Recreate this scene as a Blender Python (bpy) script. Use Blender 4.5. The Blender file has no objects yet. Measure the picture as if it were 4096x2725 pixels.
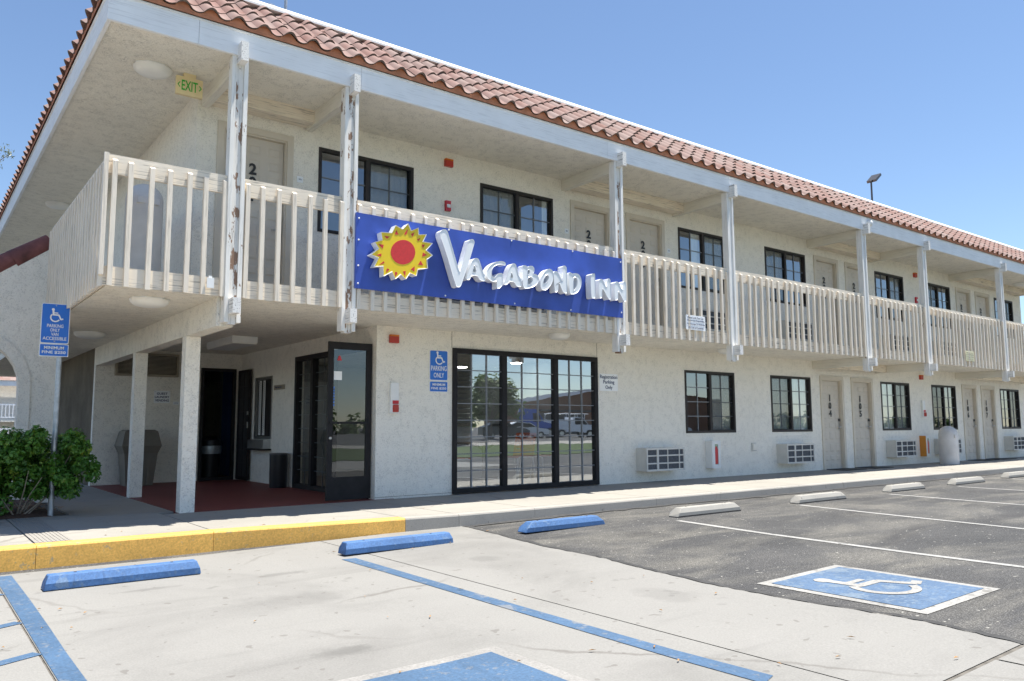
import bpy, bmesh, math, random
from mathutils import Vector, Matrix
random.seed(7)
R = math.radians
scene = bpy.context.scene
C = scene.collection

# ------------------------------------------------------------------ camera
cd = bpy.data.cameras.new('camera')
cam = bpy.data.objects.new('camera', cd); C.objects.link(cam)
YAW, PITCH, ROLL = 0.65451, 0.10813, -0.0047
fw = Vector((math.sin(YAW)*math.cos(PITCH), math.cos(YAW)*math.cos(PITCH), math.sin(PITCH)))
r0 = Vector((math.cos(YAW), -math.sin(YAW), 0)); u0 = r0.cross(fw)
rt = r0*math.cos(ROLL) + u0*math.sin(ROLL); up = u0*math.cos(ROLL) - r0*math.sin(ROLL)
M = Matrix((rt, up, -fw)).transposed().to_4x4(); M.translation = Vector((-5.281, -10.041, 1.010))
cam.matrix_world = M
cd.sensor_width = 36; cd.sensor_fit = 'HORIZONTAL'; cd.lens = 27.795
cd.clip_start = 0.05; cd.clip_end = 2000
scene.camera = cam

# ------------------------------------------------------------------ sky, sun, exposure
SUN = Vector((0.24, -0.115, 1.0)).normalized()          # towards the sun
EL = math.asin(SUN.z); AZ = math.atan2(SUN.x, SUN.y)
w = bpy.data.worlds.new('World'); scene.world = w; w.use_nodes = True
nt = w.node_tree; bg = nt.nodes['Background']
sky = nt.nodes.new('ShaderNodeTexSky'); sky.sky_type = 'NISHITA'; sky.sun_disc = False
sky.sun_elevation = EL; sky.sun_rotation = AZ
sky.air_density = 1.0; sky.dust_density = 0.15; sky.ozone_density = 3.0; sky.altitude = 300
nt.links.new(sky.outputs[0], bg.inputs[0]); bg.inputs[1].default_value = 0.078
sd = bpy.data.lights.new('sun', 'SUN'); sd.energy = 4.3; sd.angle = R(0.53); sd.color = (1.0, 0.945, 0.85)
so = bpy.data.objects.new('sun', sd); C.objects.link(so)
so.rotation_euler = SUN.to_track_quat('Z', 'Y').to_euler(); so.location = (0, 0, 30)
vs = scene.view_settings
vs.view_transform = 'Standard'; vs.look = 'None'; vs.gamma = 1; vs.use_curve_mapping = False
vs.exposure = 1.22
scene.cycles.max_bounces = 10; scene.cycles.diffuse_bounces = 6; scene.cycles.transparent_max_bounces = 24

# ------------------------------------------------------------------ material helpers
def newmat(name):
    m = bpy.data.materials.new(name); m.use_nodes = True
    n = m.node_tree; b = n.nodes['Principled BSDF']
    return m, n, b
def nd(n, t, **kw):
    x = n.nodes.new('ShaderNode' + t)
    for k, v in kw.items():
        if k in x.inputs: x.inputs[k].default_value = v
        else: setattr(x, k, v)
    return x
def pos(n, scale=(1, 1, 1), rot=(0, 0, 0)):
    g = nd(n, 'NewGeometry'); mp = nd(n, 'Mapping')
    mp.inputs['Scale'].default_value = scale; mp.inputs['Rotation'].default_value = rot
    n.links.new(g.outputs['Position'], mp.inputs['Vector']); return mp.outputs[0]
def noise(n, vec, s, det=4, rough=.55, dist=0.0):
    x = nd(n, 'TexNoise', Scale=s, Detail=det, Roughness=rough, Distortion=dist)
    n.links.new(vec, x.inputs['Vector']); return x.outputs['Fac']
def ramp(n, fac, stops):
    x = nd(n, 'ValToRGB'); e = x.color_ramp.elements
    while len(e) < len(stops): e.new(0.5)
    for i, (p, c) in enumerate(stops):
        e[i].position = p; e[i].color = (*c, 1) if len(c) == 3 else c
    n.links.new(fac, x.inputs[0]); return x.outputs[0]
def g(v): return (v, v, v)
def mixc(n, fac, a, b, mode='MIX'):
    x = nd(n, 'Mix', data_type='RGBA', blend_type=mode)
    for sock, v in ((x.inputs[0], fac), (x.inputs[6], a), (x.inputs[7], b)):
        if hasattr(v, 'is_linked'): n.links.new(v, sock)
        elif isinstance(v, (int, float)): sock.default_value = v
        else: sock.default_value = (*v, 1)
    return x.outputs[2]
def bump(n, b, h, strength=.3, dist=.01):
    x = nd(n, 'Bump', Strength=strength, Distance=dist); n.links.new(h, x.inputs['Height']); n.links.new(x.outputs[0], b.inputs['Normal'])
def simple(name, col, rough=.6, var=.12, vs_=6, bs=None, bst=.2, metal=0.0, spec=.5):
    m, n, b = newmat(name)
    v = pos(n); f = noise(n, v, vs_)
    c = ramp(n, f, [(.3, tuple(x*(1-var) for x in col)), (.7, tuple(min(1, x*(1+var)) for x in col))])
    n.links.new(c, b.inputs['Base Color']); b.inputs['Roughness'].default_value = rough; b.inputs['Metallic'].default_value = metal
    b.inputs['Specular IOR Level'].default_value = spec
    if bs: bump(n, b, noise(n, v, bs, 3), bst, .005)
    return m
def stucco(name, col, stain=.12, line=.35, ls=(1, 1, 1)):
    """trowelled stucco: raised patches with thin curled tool marks and soft weather stains"""
    m, n, b = newmat(name); v = pos(n)
    big = noise(n, v, .9, 5, .6)
    c = ramp(n, big, [(.28, tuple(x*(1-stain) for x in col)), (.55, col), (.8, tuple(min(1, x*1.04) for x in col))])
    v2 = pos(n, ls)
    a = noise(n, v2, 27, 4, .6, 1.0)
    ln = ramp(n, a, [(.455, g(0)), (.478, g(1)), (.492, g(1)), (.515, g(0))])
    br = ramp(n, noise(n, v, 7, 3), [(.47, g(0)), (.58, g(1))])
    mk = nd(n, 'Math', operation='MULTIPLY'); n.links.new(ln, mk.inputs[0]); n.links.new(br, mk.inputs[1])
    mk2 = nd(n, 'Math', operation='MULTIPLY'); n.links.new(mk.outputs[0], mk2.inputs[0]); mk2.inputs[1].default_value = line
    c = mixc(n, mk2.outputs[0], c, tuple(x*.42 for x in col))
    sp = ramp(n, noise(n, v, 48, 2), [(.57, g(0)), (.66, g(.36))])
    c = mixc(n, sp, c, tuple(x*.5 for x in col))
    n.links.new(c, b.inputs['Base Color']); b.inputs['Roughness'].default_value = .9; b.inputs['Specular IOR Level'].default_value = .2
    h = nd(n, 'Math', operation='ADD'); n.links.new(noise(n, v, 45, 4, .65), h.inputs[0]); n.links.new(ramp(n, a, [(.42, g(0)), (.5, g(.8))]), h.inputs[1])
    bump(n, b, h.outputs[0], .6, .008)
    return m
def wood(name, col, axis, wear=.25, peel=(.22, .12, .07), peelamt=.0):
    """painted timber: grain along one axis, fine dark checks, a little bare wood"""
    m, n, b = newmat(name); sc = [26, 26, 26]; sc[axis] = 1.2
    v = pos(n); vg = pos(n, sc)
    gr = noise(n, vg, 2.2, 5, .65)
    c = ramp(n, noise(n, v, 2.3, 3), [(.3, tuple(x*.90 for x in col)), (.7, col)])
    ck = ramp(n, gr, [(.36, g(wear*1.7)), (.47, g(0))])
    c = mixc(n, ck, c, tuple(x*.35 for x in col))
    if peelamt:
        p = ramp(n, noise(n, pos(n, [2.2 if k == axis else 6 for k in range(3)]), 1.6, 5, .65), [(.70-peelamt, g(0)), (.715-peelamt, g(1))])
        c = mixc(n, p, c, peel)
    n.links.new(c, b.inputs['Base Color']); b.inputs['Roughness'].default_value = .62; b.inputs['Specular IOR Level'].default_value = .3
    bump(n, b, gr, .35, .006)
    return m
def concrete(name, col, stain=.22, crack=True, speck=.3, rough=.88, spots=()):
    m, n, b = newmat(name); v = pos(n)
    big = noise(n, v, .55, 6, .62, .6)
    c = ramp(n, big, [(.25, tuple(x*(1-stain) for x in col)), (.5, col), (.75, tuple(min(1, x*1.08) for x in col))])
    smear = ramp(n, noise(n, pos(n, (.35, 2.2, 1), (0, 0, .2)), 1.4, 5, .6, .5), [(.57, g(0)), (.75, g(.38))])
    c = mixc(n, smear, c, tuple(x*.62 for x in col))
    blot = ramp(n, noise(n, v, 2.7, 3, .5), [(.70, g(0)), (.74, g(.42))])
    c = mixc(n, blot, c, tuple(x*.55 for x in col))
    fine = ramp(n, noise(n, v, 90, 3, .7), [(.3, g(.86)), (.7, g(1.08))])
    c = mixc(n, 1.0, c, fine, 'MULTIPLY')
    if crack:
        vo = nd(n, 'TexVoronoi', feature='DISTANCE_TO_EDGE', Scale=.33)
        dn = nd(n, 'TexNoise', Scale=1.8, Detail=6); n.links.new(v, dn.inputs['Vector'])
        ad = mixc(n, .35, v, dn.outputs['Color'], 'ADD'); n.links.new(ad, vo.inputs['Vector'])
        ck = ramp(n, vo.outputs['Distance'], [(.0, g(.5)), (.004, g(.3)), (.007, g(0))])
        msk = ramp(n, noise(n, v, .5, 1), [(.5, g(0)), (.6, g(1))])
        mm = nd(n, 'Math', operation='MULTIPLY'); n.links.new(ck, mm.inputs[0]); n.links.new(msk, mm.inputs[1])
        c = mixc(n, mm.outputs[0], c, (.09, .08, .07))
    for sx, sy, rx, ry, amt in spots:                     # old oil and tyre stains with a ragged outline
        mp = nd(n, 'Mapping'); mp.inputs['Location'].default_value = (-sx/rx, -sy/ry, 0); mp.inputs['Scale'].default_value = (1/rx, 1/ry, 0); n.links.new(v, mp.inputs['Vector'])
        ln = nd(n, 'VectorMath', operation='LENGTH'); n.links.new(mp.outputs[0], ln.inputs[0])
        ad = nd(n, 'Math', operation='ADD'); n.links.new(ln.outputs['Value'], ad.inputs[0]); n.links.new(noise(n, v, 5, 6, .7), ad.inputs[1])
        c = mixc(n, ramp(n, ad.outputs[0], [(.75, g(amt)), (1.35, g(0))]), c, tuple(x*.45 for x in col))
    spk = ramp(n, noise(n, v, 14, 1, .3), [(.735, g(0)), (.75, g(speck*1.6))])
    c = mixc(n, spk, c, (.12, .11, .10))
    n.links.new(c, b.inputs['Base Color']); b.inputs['Roughness'].default_value = rough; b.inputs['Specular IOR Level'].default_value = .25
    bump(n, b, noise(n, v, 60, 4, .7), .25, .004)
    return m
def asphalt(name):
    m, n, b = newmat(name); v = pos(n)
    c = ramp(n, noise(n, v, .7, 5, .6, .5), [(.3, (.058, .059, .061)), (.55, (.088, .088, .089)), (.75, (.12, .118, .115))])
    sm = ramp(n, noise(n, pos(n, (.5, 1.4, 1), (0, 0, -.5)), .9, 6, .65, .8), [(.46, g(0)), (.68, g(.65))])
    c = mixc(n, sm, c, (.22, .21, .185))
    oil = ramp(n, noise(n, pos(n, (.6, 1.2, 1)), 1.2, 4, .5), [(.58, g(0)), (.70, g(.65))])
    c = mixc(n, oil, c, (.055, .054, .055))
    vo = nd(n, 'TexVoronoi', Scale=95); n.links.new(v, vo.inputs['Vector'])
    st = ramp(n, vo.outputs['Distance'], [(.1, g(1.9)), (.5, g(.62))])
    c = mixc(n, 1.0, c, st, 'MULTIPLY')
    wp = ramp(n, noise(n, v, 30, 1, .3), [(.755, g(0)), (.77, g(.7))])
    c = mixc(n, wp, c, (.45, .44, .4))
    n.links.new(c, b.inputs['Base Color']); b.inputs['Roughness'].default_value = .85; b.inputs['Specular IOR Level'].default_value = .3
    h = nd(n, 'Math', operation='ADD'); n.links.new(noise(n, v, 120, 3, .7), h.inputs[0]); n.links.new(vo.outputs['Distance'], h.inputs[1])
    bump(n, b, h.outputs[0], .6, .006)
    return m
def paint(name, col, under, wear=.12, ws=5.0, fine=22, scuff=.3):
    """road paint or painted concrete: worn through in flakes and thin scratches to what lies under"""
    m, n, b = newmat(name); v = pos(n)
    c = ramp(n, noise(n, v, 2.0, 5, .6), [(.3, tuple(x*.82 for x in col)), (.7, tuple(min(1, x*1.12) for x in col))])
    f = noise(n, v, ws, 6, .72); f2 = noise(n, v, fine, 3, .6)
    a = ramp(n, f, [(.60-wear*.55, g(0)), (.66-wear*.45, g(.9))])
    a2 = ramp(n, f2, [(.66-wear*.4, g(0)), (.7-wear*.4, g(.7))])
    k = nd(n, 'Math', operation='MULTIPLY'); n.links.new(a, k.inputs[0]); n.links.new(a2, k.inputs[1])
    k2 = nd(n, 'Math', operation='MAXIMUM'); n.links.new(k.outputs[0], k2.inputs[0])
    a3 = ramp(n, noise(n, v, ws*.8, 5, .6), [(.72-wear*.4, g(0)), (.75-wear*.4, g(.85))]); n.links.new(a3, k2.inputs[1])
    c = mixc(n, k2.outputs[0], c, under)
    c = mixc(n, 1.0, c, ramp(n, noise(n, v, 55, 4, .75), [(.3, g(.72)), (.7, g(1.22))]), 'MULTIPLY')
    c = mixc(n, ramp(n, noise(n, pos(n, (9, 1.2, 2)), 1.6, 5, .7, .4), [(.58, g(0)), (.72, g(scuff))]), c, tuple(x*.35 for x in col))
    n.links.new(c, b.inputs['Base Color']); b.inputs['Roughness'].default_value = .7
    bump(n, b, f2, .25, .004)
    return m
def tile_mat(name, cols, rnd=True):
    m, n, b = newmat(name); v = pos(n)
    f = noise(n, v, 3.2, 3)
    if rnd:
        oi = nd(n, 'ObjectInfo'); rr = oi.outputs['Random']
    else:
        vo = nd(n, 'TexVoronoi', Scale=3.4); n.links.new(v, vo.inputs['Vector']); s = nd(n, 'SeparateColor'); n.links.new(vo.outputs['Color'], s.inputs[0]); rr = s.outputs[0]
    c = ramp(n, rr, [(0, cols[0]), (.35, cols[1]), (.7, cols[2]), (1, cols[3])])
    c = mixc(n, ramp(n, f, [(.35, g(0)), (.75, g(.5))]), c, cols[4])
    sp = ramp(n, noise(n, v, 40, 3), [(.6, g(0)), (.75, g(.35))])
    c = mixc(n, sp, c, tuple(x*.5 for x in cols[1]))
    n.links.new(c, b.inputs['Base Color']); b.inputs['Roughness'].default_value = .8; b.inputs['Specular IOR Level'].default_value = .25
    bump(n, b, noise(n, v, 55, 3), .2, .004)
    return m
def glass(name, refl=.42, tint=(.72, .78, .80)):
    m, n, b = newmat(name); n.nodes.remove(b)
    out = n.nodes['Material Output']
    gl = nd(n, 'BsdfGlossy', Roughness=.0, Color=(.9, .95, 1, 1)); tr = nd(n, 'BsdfTransparent', Color=(*tint, 1))
    lw = nd(n, 'LayerWeight', Blend=.35); ma = nd(n, 'MapRange'); ma.inputs['To Min'].default_value = refl*.6; ma.inputs['To Max'].default_value = min(1, refl*2.0)
    n.links.new(lw.outputs['Facing'], ma.inputs[0])
    nz = noise(n, pos(n), 1.6, 2); bp = nd(n, 'Bump', Strength=.012, Distance=.05); n.links.new(nz, bp.inputs['Height']); n.links.new(bp.outputs[0], gl.inputs['Normal'])
    mx = nd(n, 'MixShader'); n.links.new(ma.outputs[0], mx.inputs[0]); n.links.new(tr.outputs[0], mx.inputs[1]); n.links.new(gl.outputs[0], mx.inputs[2])
    n.links.new(mx.outputs[0], out.inputs[0]); return m
def screen_mat(name):
    m, n, b = newmat(name); n.nodes.remove(b); out = n.nodes['Material Output']
    d = nd(n, 'BsdfDiffuse', Color=(.03, .03, .032, 1)); tr = nd(n, 'BsdfTransparent'); mx = nd(n, 'MixShader', Fac=.32)
    n.links.new(d.outputs[0], mx.inputs[2]); n.links.new(tr.outputs[0], mx.inputs[1]); n.links.new(mx.outputs[0], out.inputs[0]); return m
def emit(name, col, s):
    m, n, b = newmat(name); b.inputs['Emission Color'].default_value = (*col, 1); b.inputs['Emission Strength'].default_value = s
    b.inputs['Base Color'].default_value = (*col, 1); return m
def leafmat(name, a, bcol, c3=None):
    m, n, b = newmat(name); v = pos(n)
    c = ramp(n, noise(n, v, 9, 2), [(.3, a), (.6, bcol), (.78, c3 or bcol)])
    n.links.new(c, b.inputs['Base Color']); b.inputs['Roughness'].default_value = .42
    n.nodes.remove(n.nodes['Material Output']); out = nd(n, 'OutputMaterial')
    t = nd(n, 'BsdfTranslucent'); n.links.new(c, t.inputs[0]); mx = nd(n, 'MixShader', Fac=.25)
    n.links.new(b.outputs[0], mx.inputs[1]); n.links.new(t.outputs[0], mx.inputs[2]); n.links.new(mx.outputs[0], out.inputs[0]); return m

CREAM = (.70, .665, .59)
MT = {
 'wall': stucco('stucco_wall', (.91, .866, .775), .04, .5),
 'soffit': stucco('stucco_soffit', (.89, .845, .745), .08, .75, (1, 1.6, 1)),
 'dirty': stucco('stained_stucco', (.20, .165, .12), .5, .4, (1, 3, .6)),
 'arch': stucco('grey_stucco', (.87, .835, .76), .05, .45),
 'rail': wood('weathered_cream_timber_long', (.85, .755, .62), 0, .40, (.30, .24, .17), .0),
 'bal': wood('weathered_cream_timber_upright', (.85, .76, .635), 2, .24, (.12, .2, .22), .0),
 'post': wood('white_painted_post', (.88, .86, .82), 2, .2, (.30, .22, .16), .03),
 'post_worn': wood('worn_white_painted_post', (.86, .835, .78), 2, .22, (.29, .20, .14), .06),
 'core': wood('peeling_post_core', (.78, .75, .70), 2, .5, (.27, .17, .115), .16),
 'fascia': wood('white_painted_fascia', (.91, .915, .92), 0, .13),
 'fascia_y': wood('white_painted_side_fascia', (.91, .915, .92), 1, .13),
 'beam': wood('cream_painted_beam', (.80, .76, .67), 1, .14, (.30, .13, .06), .0),
 'block': wood('white_painted_block', (.84, .82, .78), 1, .5),
 'deck': simple('ribbed_deck_edge', (.66, .60, .50), .6, .15, 9),
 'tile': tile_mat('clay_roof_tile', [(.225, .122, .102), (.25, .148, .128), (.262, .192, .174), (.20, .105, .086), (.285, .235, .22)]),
 'tile2': tile_mat('clay_roof_tile_field', [(.225, .122, .102), (.25, .148, .128), (.262, .192, .174), (.20, .105, .086), (.285, .235, .22)], False),
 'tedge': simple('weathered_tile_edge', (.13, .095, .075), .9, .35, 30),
 'mortar': simple('terracotta_mortar', (.50, .20, .105), .9, .2, 8, 40, .3),
 'mortar2': simple('pale_pink_mortar', (.56, .40, .34), .9, .2, 8, 40, .3),
 'flash': simple('white_metal_flashing', (.88, .88, .86), .4, .03, 2),
 'roof': simple('flat_roof_felt', (.6, .6, .58), .9, .1, 2),
 'door': simple('taupe_painted_door', (.60, .535, .45), .5, .05, 3),
 'dframe': simple('taupe_door_frame', (.63, .56, .46), .5, .07, 3),
 'bronze': simple('dark_bronze_aluminium', (.018, .016, .017), .5, .25, 7, spec=.22),
 'bronze2': simple('bronze_window_frame', (.035, .029, .027), .5, .2, 7, spec=.25),
 'munt': simple('muntin_bar', (.20, .21, .225), .45, .1, 7),
 'glass': glass('window_glass', .27, (.80, .84, .84)), 'shop': glass('shopfront_glass', .56, (.86, .91, .93)), 'doorglass': glass('door_glass', .15, (.66, .7, .7)),
 'screen': screen_mat('insect_screen'),
 'curtain': simple('pale_curtain', (.84, .82, .77), .9, .06, 4), 'sheer': simple('white_curtain', (.88, .89, .86), .9, .05, 4),
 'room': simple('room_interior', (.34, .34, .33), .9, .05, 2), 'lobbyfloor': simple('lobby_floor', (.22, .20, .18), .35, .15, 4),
 'lobbyblue': simple('lobby_blue_wall', (.05, .12, .33), .7, .05, 2), 'lobbywall': simple('lobby_wall', (.26, .28, .30), .8, .05, 2),
 'red_floor': concrete('red_painted_floor', (.20, .052, .047), .25, False, .15, .55),
 'slab': concrete('pale_concrete_lot', (.242, .238, .226), .26, spots=((-3.3, -6.0, .36, .24, .55), (-3.75, -3.55, .5, .12, .4), (-2.75, -3.6, .5, .16, .35), (-1.1, -4.2, .35, .35, .3), (-1.0, -6.2, .4, .6, .22), (-3.0, -4.6, .9, .5, .2))), 'walk': concrete('sidewalk_concrete', (.315, .30, .27), .14),
 'ribs': concrete('grooved_concrete', (.29, .275, .25), .15, False), 'kerb': concrete('kerb_concrete', (.34, .325, .298), .22),
 'yellow': paint('yellow_kerb_paint', (.79, .45, .105), (.40, .34, .22), .16, 5),
 'asphalt': asphalt('asphalt'), 'joint': simple('dark_joint', (.13, .12, .105), .95, .3, 12), 'seal': simple('asphalt_edge', (.05, .05, .05), .9, .3, 12),
 'wline': paint('white_line_paint', (.33, .33, .32), (.10, .10, .10), .14, 7), 'bline': paint('blue_line_paint', (.056, .116, .208), (.17, .185, .205), .24, 5),
 'bline2': paint('worn_blue_square', (.072, .130, .225), (.14, .19, .25), .34, 7), 'wborder': paint('worn_white_border', (.31, .305, .29), (.17, .165, .15), .22, 6),
 'wborder2': paint('faded_white_border', (.268, .26, .247), (.22, .215, .205), .2, 6),
 'bstop': paint('blue_wheel_stop_paint', (.056, .145, .335), (.115, .19, .31), .26, 6, scuff=.55), 'wstop': concrete('wheel_stop_concrete', (.34, .33, .305), .2, False),
 'rubber': simple('black_rubber', (.03, .03, .03), .8, .2, 8),
 'signblue': simple('blue_sign_panel', (.036, .080, .385), .42, .26, 1.6), 'signwhite': simple('white_acrylic', (.84, .86, .87), .32, .02, 3),
 'sunyellow': simple('yellow_acrylic', (.83, .60, .012), .35, .03, 3), 'sunred': simple('red_vinyl', (.62, .035, .032), .45, .08, 30),
 'hcblue': simple('blue_sign_sheet', (.02, .16, .62), .4, .05, 3), 'signw': simple('white_sign_sheet', (.92, .925, .92), .45, .02, 3), 'signink': simple('dark_blue_lettering', (.03, .05, .14), .6, .1, 8),
 'white': simple('white_lettering', (.86, .86, .86), .45, .02, 3), 'paleyellow': simple('pale_yellow_sheet', (.74, .70, .45), .5, .05, 3),
 'black': simple('black_plastic', (.018, .018, .02), .35, .2, 6), 'blackmat': simple('black_number', (.02, .02, .02), .5, .1, 6),
 'galv': simple('galvanised_steel', (.42, .45, .48), .42, .2, 14, metal=.6), 'steel': simple('stainless_steel', (.55, .55, .54), .3, .08, 5, metal=.9),
 'redplastic': simple('red_plastic', (.45, .035, .02), .35, .1, 9), 'amber': simple('amber_lens', (.62, .17, .02), .25, .1, 9), 'redpaint': simple('red_enamel', (.55, .02, .03), .35, .05, 9),
 'whitepl': simple('white_plastic', (.80, .80, .78), .4, .04, 4), 'lens': simple('frosted_lamp_lens', (.82, .81, .77), .35, .08, 3), 'exitbody': simple('cream_exit_sign', (.78, .64, .36), .5, .06, 5), 'green': simple('green_lettering', (.03, .42, .04), .5, .05, 5),
 'accase': simple('beige_metal_case', (.62, .60, .555), .5, .08, 5), 'fin': simple('air_conditioner_coil', (.10, .12, .15), .5, .35, 40),
 'brownbin': simple('brown_plastic_bin', (.17, .15, .12), .55, .12, 4), 'stonebin': simple('grey_concrete_bin', (.66, .635, .61), .8, .12, 3, 40, .2),
 'orangepaint': simple('orange_cabinet_side', (.62, .24, .03), .5, .08, 5), 'orange': simple('orange_chair_shell', (.75, .14, .03), .4, .05, 5),
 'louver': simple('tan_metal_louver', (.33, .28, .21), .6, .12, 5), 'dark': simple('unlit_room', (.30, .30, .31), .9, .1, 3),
 'leaf': leafmat('shrub_leaf', (.04, .12, .016), (.11, .255, .032), (.36, .40, .05)), 'bark': simple('bark', (.16, .12, .09), .9, .3, 20), 'twig': simple('dry_twig', (.34, .28, .22), .9, .2, 20),
 'leaf2': leafmat('tree_leaf', (.05, .10, .02), (.13, .19, .035), (.20, .25, .06)), 'euca': leafmat('eucalyptus_leaf', (.10, .13, .07), (.17, .20, .11)),
 'mulch': simple('bark_mulch', (.10, .055, .035), .95, .5, 30, 30, .8), 'dryleaf': simple('dry_leaf', (.34, .19, .07), .8, .3, 20),
 'brick': simple('brown_brick_building', (.24, .12, .07), .9, .12, 2), 'darkmetal': simple('dark_metal', (.05, .05, .055), .4, .2, 9), 'trunk': simple('palm_trunk', (.13, .10, .075), .95, .35, 12, 20, .8),
 'truckblue': simple('blue_truck_paint', (.01, .07, .36), .25, .05, 3), 'truckwhite': simple('white_truck_paint', (.75, .76, .77), .3, .04, 3), 'tyre': simple('tyre_rubber', (.02, .02, .02), .8, .1, 9),
 'grass': simple('grass', (.05, .075, .018), .9, .3, 3), 'oldroof': simple('rounded_cap_tile', (.16, .055, .05), .7, .45, 5, 30, .2), 'palecap': simple('weathered_cap_tile', (.5, .34, .28), .8, .3, 7),
}

# ------------------------------------------------------------------ mesh helpers
class MB:
    def __init__(s): s.v = []; s.f = []; s.m = []
    def add(s, vs, fs, mi=0):
        o = len(s.v); s.v += [tuple(p) for p in vs]; s.f += [tuple(o+i for i in f) for f in fs]; s.m += [mi]*len(fs); return s
    def box(s, x0, x1, y0, y1, z0, z1, mi=0):
        v = [(x0,y0,z0),(x1,y0,z0),(x1,y1,z0),(x0,y1,z0),(x0,y0,z1),(x1,y0,z1),(x1,y1,z1),(x0,y1,z1)]
        return s.add(v, [(0,3,2,1),(4,5,6,7),(0,1,5,4),(1,2,6,5),(2,3,7,6),(3,0,4,7)], mi)
    def hexa(s, b, t, mi=0):
        """two matching quads (bottom, top), counter-clockwise from above"""
        return s.add(list(b)+list(t), [(3,2,1,0),(4,5,6,7),(0,1,5,4),(1,2,6,5),(2,3,7,6),(3,0,4,7)], mi)
    def prism(s, poly, a0, a1, axis=1, mi=0):
        """2D outline swept along an axis: axis 1 -> (x,z) outline from y=a0 to a1; 0 -> (y,z); 2 -> (x,y)"""
        def P(p, a): return {0: (a, p[0], p[1]), 1: (p[0], a, p[1]), 2: (p[0], p[1], a)}[axis]
        n = len(poly); v = [P(p, a0) for p in poly] + [P(p, a1) for p in poly]
        fs = [tuple(range(n)), tuple(range(2*n-1, n-1, -1))] + [(i, i+n, (i+1) % n+n, (i+1) % n) for i in range(n)]
        return s.add(v, fs, mi)
    def tube(s, pts, r, n=8, mi=0, cap=True):
        pts = [Vector(p) for p in pts]; rr = r if isinstance(r, (list, tuple)) else [r]*len(pts)
        o = len(s.v); prev = None
        for i, p in enumerate(pts):
            d = (pts[min(i+1, len(pts)-1)] - pts[max(i-1, 0)]).normalized()
            a = prev if prev is not None else (Vector((0, 0, 1)) if abs(d.z) < .9 else Vector((1, 0, 0)))
            a = (a - d*a.dot(d)).normalized(); prev = a; b2 = d.cross(a)
            for k in range(n):
                t = 2*math.pi*k/n; s.v.append(tuple(p + (a*math.cos(t)+b2*math.sin(t))*rr[i]))
        for i in range(len(pts)-1):
            for k in range(n):
                s.f.append((o+i*n+k, o+i*n+(k+1) % n, o+(i+1)*n+(k+1) % n, o+(i+1)*n+k)); s.m.append(mi)
        if cap:
            s.f.append(tuple(o+k for k in range(n-1, -1, -1))); s.m.append(mi)
            e = o+(len(pts)-1)*n; s.f.append(tuple(e+k for k in range(n))); s.m.append(mi)
        return s
    def lathe(s, prof, c=(0, 0, 0), n=20, mi=0, sx=1, sy=1):
        o = len(s.v)
        for r, z in prof:
            for k in range(n):
                t = 2*math.pi*k/n; s.v.append((c[0]+sx*r*math.cos(t), c[1]+sy*r*math.sin(t), c[2]+z))
        for i in range(len(prof)-1):
            for k in range(n):
                s.f.append((o+i*n+k, o+i*n+(k+1) % n, o+(i+1)*n+(k+1) % n, o+(i+1)*n+k)); s.m.append(mi)
        s.f.append(tuple(o+k for k in range(n-1, -1, -1))); s.m.append(mi)
        e = o+(len(prof)-1)*n; s.f.append(tuple(e+k for k in range(n))); s.m.append(mi)
        return s
    def mesh(s, name, mats, smooth=False, fix=True):
        me = bpy.data.meshes.new(name); me.from_pydata(s.v, [], s.f); me.validate()
        for m in (mats if isinstance(mats, list) else [mats]): me.materials.append(MT[m] if isinstance(m, str) else m)
        for p, k in zip(me.polygons, s.m): p.material_index = k; p.use_smooth = smooth
        if fix:
            b = bmesh.new(); b.from_mesh(me); bmesh.ops.recalc_face_normals(b, faces=b.faces); b.to_mesh(me); b.free()
        if smooth and hasattr(me, 'set_sharp_from_angle'): me.set_sharp_from_angle(angle=R(40))
        return me
    def build(s, name, mats, parent=None, smooth=False, loc=None, rot=None, fix=True):
        return link(name, s.mesh(name, mats, smooth, fix), parent, loc, rot)
def link(name, me, parent=None, loc=None, rot=None):
    o = bpy.data.objects.new(name, me); C.objects.link(o)
    if parent is not None: o.parent = parent
    if loc is not None: o.location = loc
    if rot is not None: o.rotation_euler = rot
    return o
def tag(o, label, cat, group=None):
    o['label'] = label; o['category'] = cat
    if group: o['group'] = group
    return o
def thing(name, label, cat, loc=(0, 0, 0), rz=0, group=None):
    return tag(link(name, None, None, loc, (0, 0, rz)), label, cat, group)
def part(name, parent, loc=(0, 0, 0), rot=(0, 0, 0)): return link(name, None, parent, loc, rot)
def struct(o): o['kind'] = 'structure'; return o
def gz(x): t = min(1, max(0, (x+3)/4.5)); return -.2 + .08*t
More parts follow.
